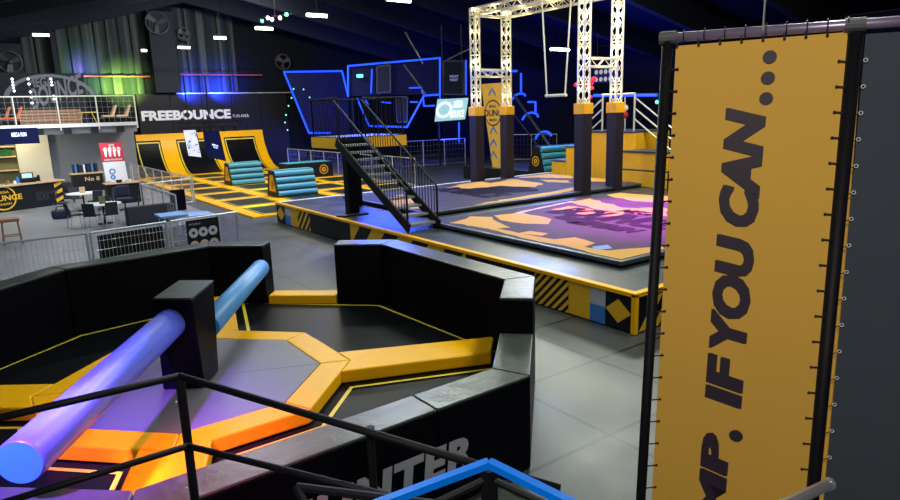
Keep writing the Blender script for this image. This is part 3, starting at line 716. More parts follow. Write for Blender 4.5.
for k in (0,2,4,6):
    a0,b0=spk[k][0],spk[(k+2)%8][1]
    poly=[spk[k][2],spk[k][0],oc((k+1)%8,AO),b0,spk[(k+2)%8][3],inn[(k+2)%8],inn[(k+1)%8],inn[k]]
    poly=[V((p.x,p.y,0)) for p in poly]
    t=thing('trampoline_bed',V((sum(p.x for p in poly)/8,sum(p.y for p in poly)/8,ZD-.04)),names[k],'trampoline','trampoline beds inside the arena')
    po=inset(poly,.03); mb=MB(); polyfill(mb,po,ZD-.02,M['bed']); part(mb,'jump_mesh',t)
    i1=inset(poly,.13); i2=inset(poly,.18); mb=MB(); ringfill(mb,i1,i2,ZD-.014,M['yellowline']); part(mb,'yellow_line',t)
# sweeper
pc=Zp(184,389,ZF); 
cx,cy=1.76,7.80
t=thing('sweeper_machine',(cx,cy,ZF),'black padded pillar with two long blue foam rollers in the centre of the arena','sweeper')
bb=[Zp(163,390,ZF),Zp(205,388,ZF),Zp(219,371,ZF)]; bb.append(bb[0]+bb[2]-bb[1]); ZC=1.72
tb=[Zp(153,298,ZC),Zp(191,298,ZC),Zp(213.5,280,ZC)]; tb.append(tb[0]+tb[2]-tb[1])
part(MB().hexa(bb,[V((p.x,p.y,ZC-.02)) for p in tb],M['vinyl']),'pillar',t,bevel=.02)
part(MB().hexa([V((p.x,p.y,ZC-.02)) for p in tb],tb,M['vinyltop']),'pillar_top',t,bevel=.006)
pcx=sum((p for p in tb),V((0,0,0)))/4
def roller(A,B,r0,r1,mm='rollblue'):
    mb=MB(); n=40; d=(B-A).normalized(); L=(B-A).length
    a=d.orthogonal().normalized(); b=d.cross(a); rings=[(0,r0),(L-.03,r1),(L,r1*.93)]; k=0; i=mb.mi(M[mm]); j=mb.mi(M['rollend'])
    for s,r in rings:
        for q in range(n): t_=2*math.pi*q/n; mb.v.append(A+d*s+(a*math.cos(t_)+b*math.sin(t_))*r)
    for g_ in range(2):
        for q in range(n): w_=(q+1)%n; mb.f.append([g_*n+q,g_*n+w_,(g_+1)*n+w_,(g_+1)*n+q]); mb.m.append(i)
    mb.f.append([2*n+q for q in range(n)]); mb.m.append(j); mb.f.append([q for q in range(n)]); mb.m.append(j)
    return mb
def shade(o,ang=35):
    for p in o.data.polygons: p.use_smooth=len(p.vertices)==4
    return o
hub=Zp(184,311,1.42); hub2=Zp(207,327,1.15); N1=Zp(19,463,1.42); F1=Zp(261,267.5,1.15)
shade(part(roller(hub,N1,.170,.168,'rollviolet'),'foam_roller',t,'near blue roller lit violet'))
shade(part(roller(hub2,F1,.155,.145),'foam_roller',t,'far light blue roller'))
# ------------------------------------------------------------------ near stair handrails
def rod(pts,r,m,name,parent,label=None): 
    return part(MB().path(pts,r,M[m],10),name,parent,label,smooth=True)
c0=onD(179.5,376,3.0); l0=onD(-40,427,2.65); r0_=onD(370,423,2.62); r1_=onD(560,489,2.35)
t=thing('stair_railing',V((c0.x,c0.y,1.2)),'black tubular stair railing crossing the lower left of the view','railing')
rod([l0,c0,r1_],.0165,'black','top_rail',t)
m0=onD(188,446,3.0); rod([onD(-30,513,2.65),m0,onD(445,510,2.5)],.015,'black','middle_rail',t)
part(MB().tube(c0,V((c0.x,c0.y,.01)),.021,M['black'],10),'post',t); q=c0.lerp(r1_,.52)
q=onD(370,427,2.74); part(MB().tube(q,V((q.x,q.y,.01)),.019,M['black'],10),'post',t)
for (px,py,dd) in ((176.5,402,2.96),(186.5,488,2.97)): part(MB().ball(onD(px,py,dd),.006,M['steel']),'bolt',t)
for a,b in ((onD(297,487,2.3),onD(440,505,2.2)),(onD(297,487,2.3),onD(312,520,2.2))): part(MB().tube(a,b,.016,M['black'],8),'lower_rail',t)
b0_=onD(489,463,1.95); t=thing('blue_handrail',V((b0_.x,b0_.y,1.5)),'bright blue handrail peaking at the bottom centre of the view','handrail')
mb=MB().bar(onD(360,511,1.85),b0_,.028,.022,M['bluerail']); part(mb,'sloping_rail',t); mb=MB().bar(b0_,onD(590,513,1.75),.028,.022,M['bluerail']); part(mb,'sloping_rail',t)
part(MB().bar(b0_-V((0,0,.02)),V((b0_.x,b0_.y,.01)),.036,.036,M['black'],(1,0,0)),'post',t)
part(MB().tube(onD(400,520,1.9),onD(489,478,1.97),.012,M['black']),'inner_rail',t); part(MB().tube(onD(489,478,1.97),onD(600,530,1.8),.012,M['black']),'inner_rail',t)
t=thing('grey_guard_tube',onD(829,484,2.0)-V((0,0,.2)),'grey tube end at the foot of the banner pole, lower right','tube')
part(MB().tube(onD(780,507,1.9),onD(829,484,2.1),.018,M['steel'],10),'tube',t); part(MB().ball(onD(829,484,2.1),.022,M['steel']),'end_cap',t)
# ------------------------------------------------------------------ banner frame
TL=onD(668,38,2.8); TR=onD(857,24,2.5); TR.z=TL.z
hd=(TR-TL); hd.z=0; bn=V((hd.y,-hd.x,0)).normalized()
if bn.dot(CAM-TL)<0: bn=-bn
def B_(px,py,off=0): return onPl(px,py,TL+bn*off,bn)
BL=B_(640,512); BR=B_(811,512)
FL=TL.lerp(BL,(TL.z-.01)/(TL.z-BL.z)); tr0=B_(857,24); FR=tr0.lerp(BR,(tr0.z-.01)/(tr0.z-BR.z))
t=thing('banner_frame',V((BL.x,BL.y,BL.z)),'scaffold frame holding the tall yellow lettered banner at the right','banner frame')
part(MB().tube(TL,FL,.024,M['black'],12),'upright_pole',t,smooth=True); part(MB().tube(B_(857,24)+V((0,0,-.03)),FR,.027,M['black'],12),'upright_pole',t,smooth=True)
T3=B_(905,17)
T3=TR+(TR-TL).normalized()*.7
topr=MB().tube(TL-hd.normalized()*.02,T3,.021,M['pipe'],12); part(topr,'top_rail',t,'pale violet scaffold tube',smooth=True)
for p in (TL,B_(855,25)): part(MB().tube(p-hd.normalized()*.035,p+hd.normalized()*.035,.028,M['clampgrey'],12),'clamp',t)
cab=onD(763,30,2.62); part(MB().tube(V((cab.x,cab.y,TL.z)),V((cab.x,cab.y,7.3)),.004,M['steel'],5),'suspension_wire',t)
# yellow sheet
q=[B_(676,46),B_(848,32),B_(804,512),B_(651,512)]
sh=thing('lettered_banner',V((q[3].x,q[3].y,q[3].z)),'yellow fabric banner with dark sideways lettering laced into the scaffold frame','banner')
mb=MB(); N=24
def S(u,v): a=q[3].lerp(q[2],u); b=q[0].lerp(q[1],u); return a.lerp(b,v)
for i in range(N):
    u0,u1=i/N,(i+1)/N
    mb.hexa([S(u0,0),S(u1,0),S(u1,0)-bn*.004,S(u0,0)-bn*.004],[S(u0,1),S(u1,1),S(u1,1)-bn*.004,S(u0,1)-bn*.004],M['bannery'])
part(mb,'fabric',sh)
def wtext(s,yt,yb,xt,wt,xb,wb,shear=.25):   # sideways word between image rows yt (top) and yb (bottom); baseline at right
    P=B_(xb,yb,.004); U=B_(xt,yt,.004)-P; Vv=B_((xb-wb),yb-1,.004)-P
    text(s,P,U,Vv,M['letter'],sh,heavy=.028,bold=.04,shear=shear,th=.002)
def bx(y): return 767-(y-100)*(765-736)/(435-100)
def wx(y): return 40-(y-100)*5/335
for s,yt,yb in (('CAN',107,226),('YOU',233,348),('IF',353,408),('JUMP',431,597)):
    wtext(s,yt,yb,bx(yt),wx(yt),bx(yb),wx(yb))
for y,r in ((57,7.2),(78,7.2),(98.5,7),(436,7)):
    c=B_(bx(y)-(6 if y<200 else 2)+ (5 if y<200 else 0),y,.006); e1=(B_(bx(y)+r,y,.006)-B_(bx(y),y,.006)).length; mb=MB(); ring_mb(mb,c,hd.normalized(),V((0,0,1)),0,e1,M['letter'],20,off=.0); part(mb,'lettering',sh)
ties=[]
for i in range(9): px=676+i*21.5; ties.append((px,38-(px-668)*.075,px+1,47-(px-668)*.075))
for i in range(20):
    y=69+i*22+ (i*i*.7 if False else 0); f=(y-38)/(512-38); x=676-f*25; ties.append((x-6,y+1,x+3,y))
for i in range(17):
    y=61+i*25.5; f=(y-30)/480; x=848-f*44; ties.append((x+6,y+1,x-6,y))
for (a,b,c,d) in ties: part(MB().tube(B_(a,b,.012),B_(c,d,.012),.0035,M['rubber'],5).ball(B_(c,d,.012),.006,M['rubber'],6,4),'bungee_tie',sh)
for i in range(9):
    px=684+i*20.5; py=37.5-(px-668)*.075; c=B_(px,py); mb=MB(); ring_mb
    pts=[c+(V((0,0,1))*math.cos(a)+bn*math.sin(a))*.025 for a in [2*math.pi*j/10 for j in range(11)]]; part(MB().path(pts,.003,M['rubber'],5),'bungee_loop',sh)
# slate banner at the right edge
q2=[B_(866,34,-.03),B_(990,26,-.03),B_(960,520,-.03),B_(822,520,-.03)]
sh2=thing('slate_banner',V((q2[3].x,q2[3].y,q2[3].z)),'dark slate fabric banner laced with white rings at the right edge','banner')
part(MB().slab([q2[3],q2[2],q2[1],q2[0]],bn,.004,M['bannerd']),'fabric',sh2)
for i in range(16):
    y=60+i*26.5; f=(y-34)/486; x=868-f*44; c=B_(x,y,-.015); pts=[c+(V((0,0,1))*math.cos(a)+hd.normalized()*math.sin(a))*.007 for a in [2*math.pi*j/8 for j in range(9)]]
    part(MB().path(pts,.0018,M['white'],4),'ring_hook',sh2); 
    part(MB().tube(c,B_(x-12,y+4,-.02),.002,M['rubber'],4),'elastic_cord',sh2)
part(MB().slab([B_(818,520,-.09),B_(826,520,-.09),B_(863,34,-.09),B_(856,34,-.09)],bn,.004,M['bannery']),'backing_strip',sh2,'thin yellow strip behind the pole')
# ------------------------------------------------------------------ blue neon outlines
def neon(pts,r,label,closed=False):
    if closed: pts=pts+[pts[0]]
    o=MB().path(pts,r,M['neon'],6).build('neon_tube'); return tag(o,label,'neon light','blue neon outlines of the climbing rig')
Y1=44.0
P1=lambda a,b:onY(a,b,Y1-.1)
neon([P1(348,96),P1(342,71),P1(284,72),P1(309,133),P1(331,133)],.07,'large blue neon outline shaped like a trapezoid at the far left of the rig')
d1=onY(348,66,40); d2=onX(440,58,26.0)
pn_=V((-(d2-d1).y,(d2-d1).x,0)).normalized()
P2=lambda a,b:onPl(a,b,d1,pn_)
neon([P2(348,97),P2(348,66),P2(440,58),P2(440,94.5),P2(424,95.5),P2(407,127),P2(369,126)],.065,'blue neon outline of the upper dark box above the stairs')
for (a,lab) in (([(372,69),(371,93)],'short upright neon tube left of the framed grey panel'),([(409,88),(421,87.5),(423,94)],'small blue neon corner inside the upper outline'),([(423,96),(424,106),(435,105.5)],'small neon hook just left of the tilted pale screen'),
    ([(410,102),(418,102)],'tiny neon dash left of the neon hook'),([(357,98),(369,126)],'slanting neon tube seen through the stair railing'),([(363,97),(369,105)],'tiny slanting neon dash by the deck railing'),([(377,116),(378,126)],'short upright neon dash behind the stair railing'),
    ([(381,102),(391,103)],'small level neon dash behind the stair railing'),([(459,122),(459,142)],'short upright neon below the tilted pale screen'),([(466,60),(466,95)],'upright blue neon at the right side of the black cube'),([(440,95),(440,107)],'short neon piece left of the pale screen')):
    neon([P2(*p) for p in a],.055,lab)
X5=27.0; P5=lambda a,b:onX(a,b,X5)
neon([P5(478,71),P5(517,71)],.07,'level blue neon tube passing behind the left truss tower'); neon([P5(521,73),P5(521,92)],.06,'upright neon tube right of the left truss tower'); neon([P5(528,102),P5(535.5,102),P5(535.5,112)],.06,'small neon hook beside the spiral tube slide')
neon([P5(594,95.5),P5(657,95)],.08,'long level blue neon tube behind the podium gate')
def arc(cx_,cy_,w_,h_,lab):
    pts=[]
    for i in range(9):
        a=math.pi*(1-i/8)*.9; pts.append(P5(cx_+w_*math.cos(a)+(h_*.15),cy_-h_*math.sin(a)+(1-i/8)*5))
    neon(pts,.065,lab)
arc(518,96,6.5,5,'uppermost neon arch on the slanting tube'); arc(529,117,8,7,'middle neon arch on the slanting tube'); arc(542,136,8,7,'lowest neon arch on the slanting tube')
t=thing('slide_pole',P5(547,149),'slanting grey pole with highlights under the neon arches','pole'); a_,b_=P5(512,92),P5(554,152); b_=a_.lerp(b_,min(3,(a_.z-.05)/(a_.z-b_.z))); part(MB().tube(a_,b_,.09,M['fan']),'pole',t); part(MB().tube(P5(509,108),P5(541,150),.04,M['fan']),'brace',t)
# dark backdrops of the rig
mb=MB(); A=onY(284,73,Y1); B=onY(347,72,Y1); mb.slab([onY(309,134,Y1),onY(350,134,Y1),onY(347,72,Y1),onY(284,73,Y1)],(0,-1,0),.15,M['navy'])
tag(mb.build('backdrop_board'),'dark navy board filling the big neon trapezoid','board')
k_=-pn_ if pn_.dot(CAM-d1)>0 else pn_
o_=(CAM-d1); sgn=1 if pn_.dot(o_)>0 else -1
P2b=lambda a,b:onPl(a,b,d1-pn_*sgn*.25,pn_)
mb=MB().slab([P2b(349,96),P2b(439,94),P2b(439,59),P2b(349,67)],pn_*sgn,.15,M['navy'])
tag(mb.build('backdrop_board'),'dark navy box face behind the upper neon outline','board')
def framed(x0,y0,x1,y1,x2,y2,x3,y3,name,label,cat,face,logo=None,off=.1):
    pts=[onPl(a,b,d1+pn_*sgn*off,pn_) for a,b in ((x0,y0),(x1,y1),(x2,y2),(x3,y3))]   # bl br tr tl
    t=thing(name,(pts[0]+pts[1])/2,label,cat)
    part(MB().slab(pts,pn_*sgn,.1,M[face]),'panel',t)
    fr=MB(); 
    for a,b in zip(pts,pts[1:]+pts[:1]): fr.bar(a,b,.09,.07,M['fan'],pn_)
    part(fr,'frame',t)
    return t,pts
framed(377,93,390.5,92,390,65,377,66.5,'framed_panel','grey framed panel inside the upper neon outline','panel','greycol')
t,pts=framed(397,122,407,122,407.5,97,396,97,'framed_panel','narrow framed panel with an oval emblem behind the stair railing','panel','blackpanel')
mb=MB(); cc_=sum(pts,V((0,0,0)))/4; uu=(pts[1]-pts[0]).normalized(); ring_mb(mb,cc_+pn_*sgn*.02,uu,V((0,0,1.5)),.0,.28,M['greycol'],18,off=.02); ring_mb(mb,cc_+pn_*sgn*.05,uu,V((0,0,1.5)),.10,.16,M['blackpanel'],14,off=.02); part(mb,'oval_emblem',t)
t,pts=framed(443,94,464,94.5,464.5,61,443.5,61,'black_display_cube','black hanging cube with small white lettering left of the truss','display','black')
quadtext('NEXT\nNEST',pts[0]+pn_*sgn*.06,pts[1]-pts[0],pts[3]-pts[0],.3,.40,.72,.58,M['white'],t,bold=.02)
part(MB().tube((pts[0]+pts[1])/2+(pts[2]-pts[1])*1.0,(pts[0]+pts[1])/2+(pts[2]-pts[1])*1.0+V((0,0,1.5)),.03,M['black']),'hanger',t)
# tilted pale screen
def screen(pp,dist,name,label,face,dd=(0,0,0,0)):
    pts=[onD(a,b,dist+e) for (a,b),e in zip(pp,dd)]; n=(pts[1]-pts[0]).cross(pts[3]-pts[0]).normalized()
    if n.dot(CAM-pts[0])<0: n=-n
    t=thing(name,(pts[0]+pts[1])/2,label,'screen')
    part(MB().slab([p-n*.012 for p in pts],n,.08,M['black']),'housing',t); part(MB().slab([p.lerp(sum(pts,V((0,0,0)))/4,.03) for p in pts],n,.01,M[face]),'display',t)
    return t,pts,n
t,pts,n=screen([(434,122),(465.5,119.5),(469,97.5),(437,99)],24,'hanging_screen','pale glowing tilted screen hanging left of the truss','screenw')
quadtext('MEGA\nBOUNCE',pts[0]+n*.01,pts[1]-pts[0],pts[3]-pts[0],.50,.12,.92,.85,M['glow'],t,bold=.02)
mb=MB(); ring_mb(mb,pts[0].lerp(pts[1],.27).lerp(pts[3].lerp(pts[2],.27),.5),(pts[1]-pts[0]).normalized(),(pts[3]-pts[0]).normalized(),.22,.30,M['glow'],20,off=.02); part(mb,'round_emblem',t)
for f in (.2,.8):
    p_=pts[3].lerp(pts[2],f); part(MB().tube(p_,p_+V((0,0,2.6)),.015,M['black'],5),'hanging_rod',t)
t,pts,n=screen([(188.5,156),(201.5,157.5),(195.5,129.5),(183,130)],27,'hanging_screen','white hanging screen with a pale blue pattern before the ramp','screenlit')
mb=MB()
for i in range(26):
    u,v=random.uniform(.06,.9),random.uniform(.05,.92); c=pts[0]+(pts[1]-pts[0])*u+(pts[3]-pts[0])*v+n*.015; s=random.uniform(.03,.08)
    mb.face([c,c+(pts[1]-pts[0]).normalized()*s,c+(pts[1]-pts[0]).normalized()*s+(pts[3]-pts[0]).normalized()*s*1.4,c+(pts[3]-pts[0]).normalized()*s*.8],M['white' if i%3 else 'bluepanel'])
part(mb,'screen_pattern',t); part(MB().tube(pts[3].lerp(pts[2],.5),pts[3].lerp(pts[2],.5)+V((0,0,2.2)),.03,M['black'],6),'hanging_rod',t)
t,pts,n=screen([(207,156.5),(225.5,161),(218.5,131),(202.5,131)],27,'hanging_screen','dark navy hanging screen beside the patterned white one','screen')
quadtext('MEGA\nFUN',pts[0]+n*.01,pts[1]-pts[0],pts[3]-pts[0],.42,.42,.75,.58,M['glow'],t,bold=.02); part(MB().tube(pts[3].lerp(pts[2],.5),pts[3].lerp(pts[2],.5)+V((0,0,2.2)),.03,M['black'],6),'hanging_rod',t)
# small black lighting truss above those screens
A=onD(178,123,27.2); B=onD(243,119,27.2); B.z=A.z; mb=MB()
for dz in (0,-.2): mb.tube(A+V((0,0,dz)),B+V((0,0,dz)),.018,M['black'],6)
for i in range(10): mb.tube(A.lerp(B,i/10)+V((0,0,-.2*(i%2))),A.lerp(B,(i+1)/10)+V((0,0,-.2*((i+1)%2))),.012,M['black'],5)
t=thing('lighting_truss',(A+B)/2,'small black lighting truss in front of the white lettering','truss'); part(mb,'truss_bar',t)
for i in range(5): c=A.lerp(B,.12+.19*i); part(MB().tube(c-V((0,0,.2)),c-V((0,0,.4)),.06,M['black'],8,r1=.09),'spotlight',t)
for f in (.1,.9): c=A.lerp(B,f); part(MB().tube(c,c+V((0,0,4.2)),.012,M['black'],5),'suspension_wire',t)
# green indicator dots
for i,(px,py) in enumerate(((293,89),(303,89.5),(291,98),(309,97.5),(288,106),(285.5,115),(284.5,122.5),(287,130))):
    tag(MB().ball(P1(px,py)+V((0,-.1,0)),.055,M['green'],6,4).build('indicator_lamp'),['green lamp beside the upper left edge of the neon trapezoid','green lamp in the top row, right of its neighbour','green lamp just outside the slanting neon edge','green lamp right of the slanting neon, second row','green lamp third row down on the dark wall','green lamp fourth row down on the dark wall','second lowest green lamp on the dark wall','lowest green lamp on the dark wall'][i],'lamp','small green lamps on the dark wall')
tag(MB().box(*sum(([a-.16,a+.16] for a in (P2(360,76)+pn_*sgn*.1)[:2]),[]),P2(360,76).z-.1,P2(360,76).z+.1,M['green']).build('exit_lamp'),'green emergency lamp inside the upper neon outline','lamp')
tag(MB().ball(onX(657,102,28),.1,M['green']).build('indicator_lamp'),'lone green lamp beside the banner at the end of the long neon tube','lamp')
# ------------------------------------------------------------------ fences
def fence(A,B,h,label,grid=(.16,.22),z0=.0,posts=None,m='steel',r=.028,group='galvanised mesh fences'):
    A,B=V(A),V(B); A.z=B.z=z0; L=(B-A).length; d=(B-A).normalized(); u=V((0,0,1))
    t=thing('mesh_fence',(A+B)/2,label,'fence',group); n=posts or max(1,round(L/2))
    part(MB().tube(A+u*h,B+u*h,r,M[m]),'top_rail',t); part(MB().tube(A+u*.08,B+u*.08,r*.8,M[m]),'bottom_rail',t)
    for i in range(n+1): p=A.lerp(B,i/n); part(MB().tube(p,p+u*h,r*1.1,M[m]),'post',t)
    mb=MB(); k=int(L/grid[0]); 
    for i in range(1,k): p=A.lerp(B,i/k); mb.tube(p+u*.08,p+u*h,.0045,M[m],3,caps=False)
    k2=int(h/grid[1])
    for i in range(1,k2): mb.tube(A+u*h*i/k2,B+u*h*i/k2,.0045,M[m],3,caps=False)
    part(mb,'wire_mesh',t); return t
def gp(px,py,z): q=Zp(px,py,z); return V((q.x,q.y,0))
H1=1.1
fence(gp(-30,276,H1-.0) if False else gp(-20,246,H1),gp(86,233.5,H1),H1,'mesh fence beside the bar stool at the far left',(.10,.35))
A=gp(90,233,H1); B=gp(166,222,H1); 
t=fence(A,B,H1,'mesh fence section backed by a black sheet',(.09,.22)); d=(B-A).normalized(); 
part(MB().hexa([A+d*.15+V((0,.06,.12)),B-d*.1+V((0,.06,.12)),B-d*.1+V((0,.08,.12)),A+d*.15+V((0,.08,.12))],[A+d*.15+V((0,.06,1.0)),B-d*.1+V((0,.06,1.0)),B-d*.1+V((0,.08,1.0)),A+d*.15+V((0,.08,1.0))],M['black']),'black_sheet',t)
C=gp(236,212,H1); fence(B+d*.1,C,H1,'mesh fence section carrying the poster of round pictures',(.16,.4))
p0,p1=B.lerp(C,.30),B.lerp(C,.76); off=V((-.1,-.12,0)); t=thing('picture_poster',(p0+p1)/2+off,'black poster with two rows of round pictures fixed to the mesh fence','poster')
part(MB().hexa([p0+off,p1+off,p1+off+V((0,.03,0)),p0+off+V((0,.03,0))],[p0+off+V((0,0,1.06)),p1+off+V((0,0,1.06)),p1+off+V((0,.03,1.06)),p0+off+V((0,.03,1.06))],M['black']),'poster_board',t)
dd_=(p1-p0).normalized()
for j in range(2):
    for i in range(3):
        c=p0.lerp(p1,.2+.3*i)+off+V((-.01,-.012,.72-.34*j)); mb=MB(); ring_mb(mb,c,dd_,V((0,0,1)),0,.13,M['offwhite' if j==0 else 'skin'],16); 
        ring_mb(mb,c+V((0,-.004,0)),dd_,V((0,0,1)),0,.045,M['greycol'],10); part(mb,'round_picture',t)
p_=p0.lerp(p1,.62)+off+V((0,-.012,1.14)); text('DOUBLE',p0.lerp(p1,.08)+off+V((0,-.012,.93)),(p1-p0)*.35,(0,0,.05),M['offwhite'],t,bold=.0)
# cafe side fences
fence(gp(125,162.5,1.1),gp(192,178,1.1),1.1,'mesh fence running from the red sign towards the trampolines',(.2,.3))
g1=gp(141,184.5,1.1); g2=gp(190,178.5,1.1)
fence(g1,g2,1.1,'mesh fence rail crossing above the yellow trampoline frames',(.25,.5),posts=1)
fence(g1,gp(175,195,1.1),1.1,'mesh fence section beside the black padded bench',(.2,.3))
fence((17.75,44.0,0),(17.75,34.2,0),1.4,'mesh fence behind the foam box and the raised deck',(.2,.3))
fence((17.75,34.1,0),(17.75,27.5,0),1.4,'mesh fence seen beneath the staircase',(.2,.3))
fence((23.0,37.3,0),(28.1,36.9,0),1.75,'mesh fence right of the stairs below the pale screen',(.25,.35))
fence((31.4,36.2,0),(33.4,33.1,0),1.85,'mesh fence behind the foam wedge between the truss towers',(.25,.35))
# dark foam wedge by podium
A=Zp(528,171,PZ); t=thing('foam_wedge',(A.x+.8,A.y,PZ),'dark blue foam wedge with round emblem behind the farther jump mat','foam wedge')
x0,y0=A.x,A.y; 
part(MB().hexa([(x0,y0,PZ),(x0,y0-1.1,PZ),(x0+3,y0-1.1,PZ),(x0+3,y0,PZ)],[(x0,y0-.4,PZ+1.2),(x0,y0-.75,PZ+1.2),(x0+3,y0-.75,PZ+1.2),(x0+3,y0-.4,PZ+1.2)],M['blackpanel']),'wedge_body',t)
mb=MB(); emblem(mb,(x0-.01,y0-.55,PZ+.5),(0,-1,0),(0,0,1),.24); part(mb,'badge',t)
for i in range(4): f=(i+.5)/4; part(MB().tube((x0+.05,y0-1.1+.35*f,PZ+1.2*f),(x0+2.95,y0-1.1+.35*f,PZ+1.2*f),.14,M['teal'],10),'padded_roll',t)
# ------------------------------------------------------------------ balcony
BZ=3.55; BY=41.0
bx0=-3.5; bx1=onY(137,122,BY).x
t=thing('balcony',((bx0+bx1)/2,BY+1.5,BZ-.35),'pale balcony gallery with steel railing above the cafe','balcony')
part(MB().box(bx0,bx1,BY,44,BZ-.16,BZ,M['greywall']),'balcony_floor',t)
part(MB().box(bx0,bx1+.03,BY-.06,BY,BZ-.14,BZ+.05,M['steel']),'edge_channel',t)
part(MB().box(bx0,bx1,BY+.25,BY+.4,BZ-.5,BZ-.16,M['greywall']),'edge_beam',t)
for i in range(9):
    x=bx0+1+i*1.3
    if x<bx1-.2: part(MB().box(x,x+.35,BY+.05,BY+.24,BZ-.5,BZ-.16,M['blackpanel']),'joist_end',t)
zr=BZ+1.5; rl=MB().tube((bx0,BY,zr),(bx1,BY,zr),.035,M['alu']).tube((bx1,BY,zr),(bx1,43.9,zr),.035,M['alu']); part(rl,'handrail',t)
for px in (-30,14,58,97,135.5):
    x=onY(px,110,BY).x; x=min(x,bx1); part(MB().tube((x,BY,BZ-.3),(x,BY,zr),.035,M['alu']),'post',t)
mb=MB(); 
for i in range(1,40): x=bx0+(bx1-bx0)*i/40; mb.tube((x,BY,BZ),(x,BY,zr),.0035,M['steel'],3,caps=False)
for i in range(1,5): z=BZ+(zr-BZ)*i/5; mb.tube((bx0,BY,z),(bx1,BY,z),.0035,M['steel'],3,caps=False)
part(mb,'wire_mesh',t)
# gallery contents
for i,(a,b,c_) in enumerate(((20,58,'slatted brown wooden box at the left of the gallery'),(60,82,'slatted brown wooden box at the right, near the chairs'))):
    A=onY(a,120,BY+.5); B=onY(b,120,BY+.5); t=thing('wooden_planter',((A.x+B.x)/2,BY+.7,BZ),c_,'wooden box','wooden boxes on the balcony')
    part(MB().box(A.x+.05,B.x-.05,BY+.45,BY+.95,BZ+.01,BZ+.80,M['charcoal']),'core',t)
    for k in range(5): part(MB().box(A.x,B.x,BY+.40,BY+1.0,BZ+.02+.165*k,BZ+.15+.165*k,M['wood']),'plank',t)
def lounge(px,label,c='wood',o=.6):
    A=onY(px,118,BY+o); t=thing('lounge_chair',(A.x,BY+o,BZ),label,'chair','orange and tan chairs on the balcony')
    part(MB().box(A.x-.3,A.x+.3,BY+o-.3,BY+o+.3,BZ+.36,BZ+.46,M[c]),'seat',t); part(MB().hexa([(A.x+.15,BY+o-.3,BZ+.46),(A.x+.3,BY+o-.3,BZ+.46),(A.x+.3,BY+o+.3,BZ+.46),(A.x+.15,BY+o+.3,BZ+.46)],[(A.x+.4,BY+o-.3,BZ+1.0),(A.x+.5,BY+o-.3,BZ+1.0),(A.x+.5,BY+o+.3,BZ+1.0),(A.x+.4,BY+o+.3,BZ+1.0)],M[c]),'backrest',t)
    for dx in (-.26,.26):
        for dy in (-.26,.26): part(MB().tube((A.x+dx,BY+o+dy,BZ),(A.x+dx,BY+o+dy,BZ+.36),.025,M['black'],6),'leg',t)
M['orangefab']=mat('orange_fabric',(.65,.16,.03),.7)
lounge(1,'orange chair at the far left end of the balcony','orangefab'); lounge(13,'orange chair beside the brown box on the balcony','orangefab'); lounge(108,'tan wooden chair near the right end of the balcony','lightwood'); lounge(122,'tan wooden chair at the balcony corner post','lightwood')
A=onY(88,118,BY+.7); t=thing('small_table',(A.x,BY+.7,BZ),'small yellow table between the brown box and the tan chairs','table')
part(MB().box(A.x-.45,A.x+.45,BY+.4,BY+1,BZ+.62,BZ+.66,M['yellowline']),'tabletop',t)
for dx in (-.4,.4): part(MB().tube((A.x+dx,BY+.5,BZ),(A.x+dx*.6,BY+.8,BZ+.62),.02,M['yellowline'],5),'leg',t)
# mural wall behind the balcony
xm0,xm1=onY(14,80,44.05).x,onY(88,80,44.05).x
mb=MB().box(XL,onY(84,80,44).x,44.0,44.2,BZ,onY(50,73,44).z,M['greycol']); o=struct(mb.build('wall_gallery'))
P0=onY(31,88,43.97); P1_=onY(53,88,43.97)
t=thing('mural',((xm0+xm1)/2,43.98,BZ+1),'faded grey MEGA mural painted on the gallery wall','mural')
text('MEGA',onY(29,88,43.98),V((onY(54,88,43.98).x-onY(29,88,43.98).x,0,.1)),(0,0,.55),M['mural'],t,bold=.03)
text('BOUNCE',onY(33,110,43.98),V((onY(86,110,43.98).x-onY(33,110,43.98).x,0,.9)),(0,0,1.15),M['mural'],t,bold=.03)
mb=MB(); c=onY(52,100,43.98); ring_mb(mb,c,(1,0,0),(0,0,.62),2.05,2.3,M['mural'],30,0.2,math.pi-.1,off=.01); part(mb,'mural_ring',t)
for i,(px,pys) in enumerate(((14,(79,82,85,88,91)),(32,(79,84,92,97,103)),(54,(79,82,85,96,99)))):
    t=thing('string_lights',onY(px,pys[-1],42.6),['hanging string of white bulbs at the left of the mural','hanging string of white bulbs over the mural letters','hanging string of white bulbs right of the mural M'][i],'string lights','bulb strings above the gallery')
    a=onY(px,pys[-1],42.6); b=onY(px,pys[0],42.6); part(MB().tube(a,V((a.x,a.y,prof(a.x)+.9)),.008,M['black'],4),'cable',t)
    for y in pys: part(MB().ball(V((a.x,a.y-.02,onY(px,y,42.6).z)),.05,M['lampc'],6,4),'bulb',t)
# ------------------------------------------------------------------ cafe
mb=MB().box(onY(38,160,44).x-.0,bx1+.3,44.0,44.2,0,BZ,M['greywall']); struct(mb.build('wall_cafe'))
mb=MB().box(XL,onY(38,160,44).x,44.0,44.2,0,BZ,M['olive']); struct(mb.build('wall_bar'))
mb=MB().box(onY(18,160,43.6).x,onY(51,160,43.6).x,43.6,43.9,.02,3.35,M['beige']); tag(mb.build('beige_panel'),'tall beige panel on the wall behind the bar','panel')
cl=Zp(-25,216.5,0); cr=Zp(65,204,0); dv=(cr-cl).normalized(); nv=V((dv.y,-dv.x,0)); nv=nv if nv.dot(CAM-cl)>0 else -nv
CHt=1.12
t=thing('bar_counter',(cl+cr)/2,'black bar counter with light wooden top and round yellow logo','bar counter')
q=[cl,cr,cr-nv*.75,cl-nv*.75]; part(MB().prism([tuple(p.xy) for p in q],.01,CHt-.06,M['blackpanel']),'counter_body',t)
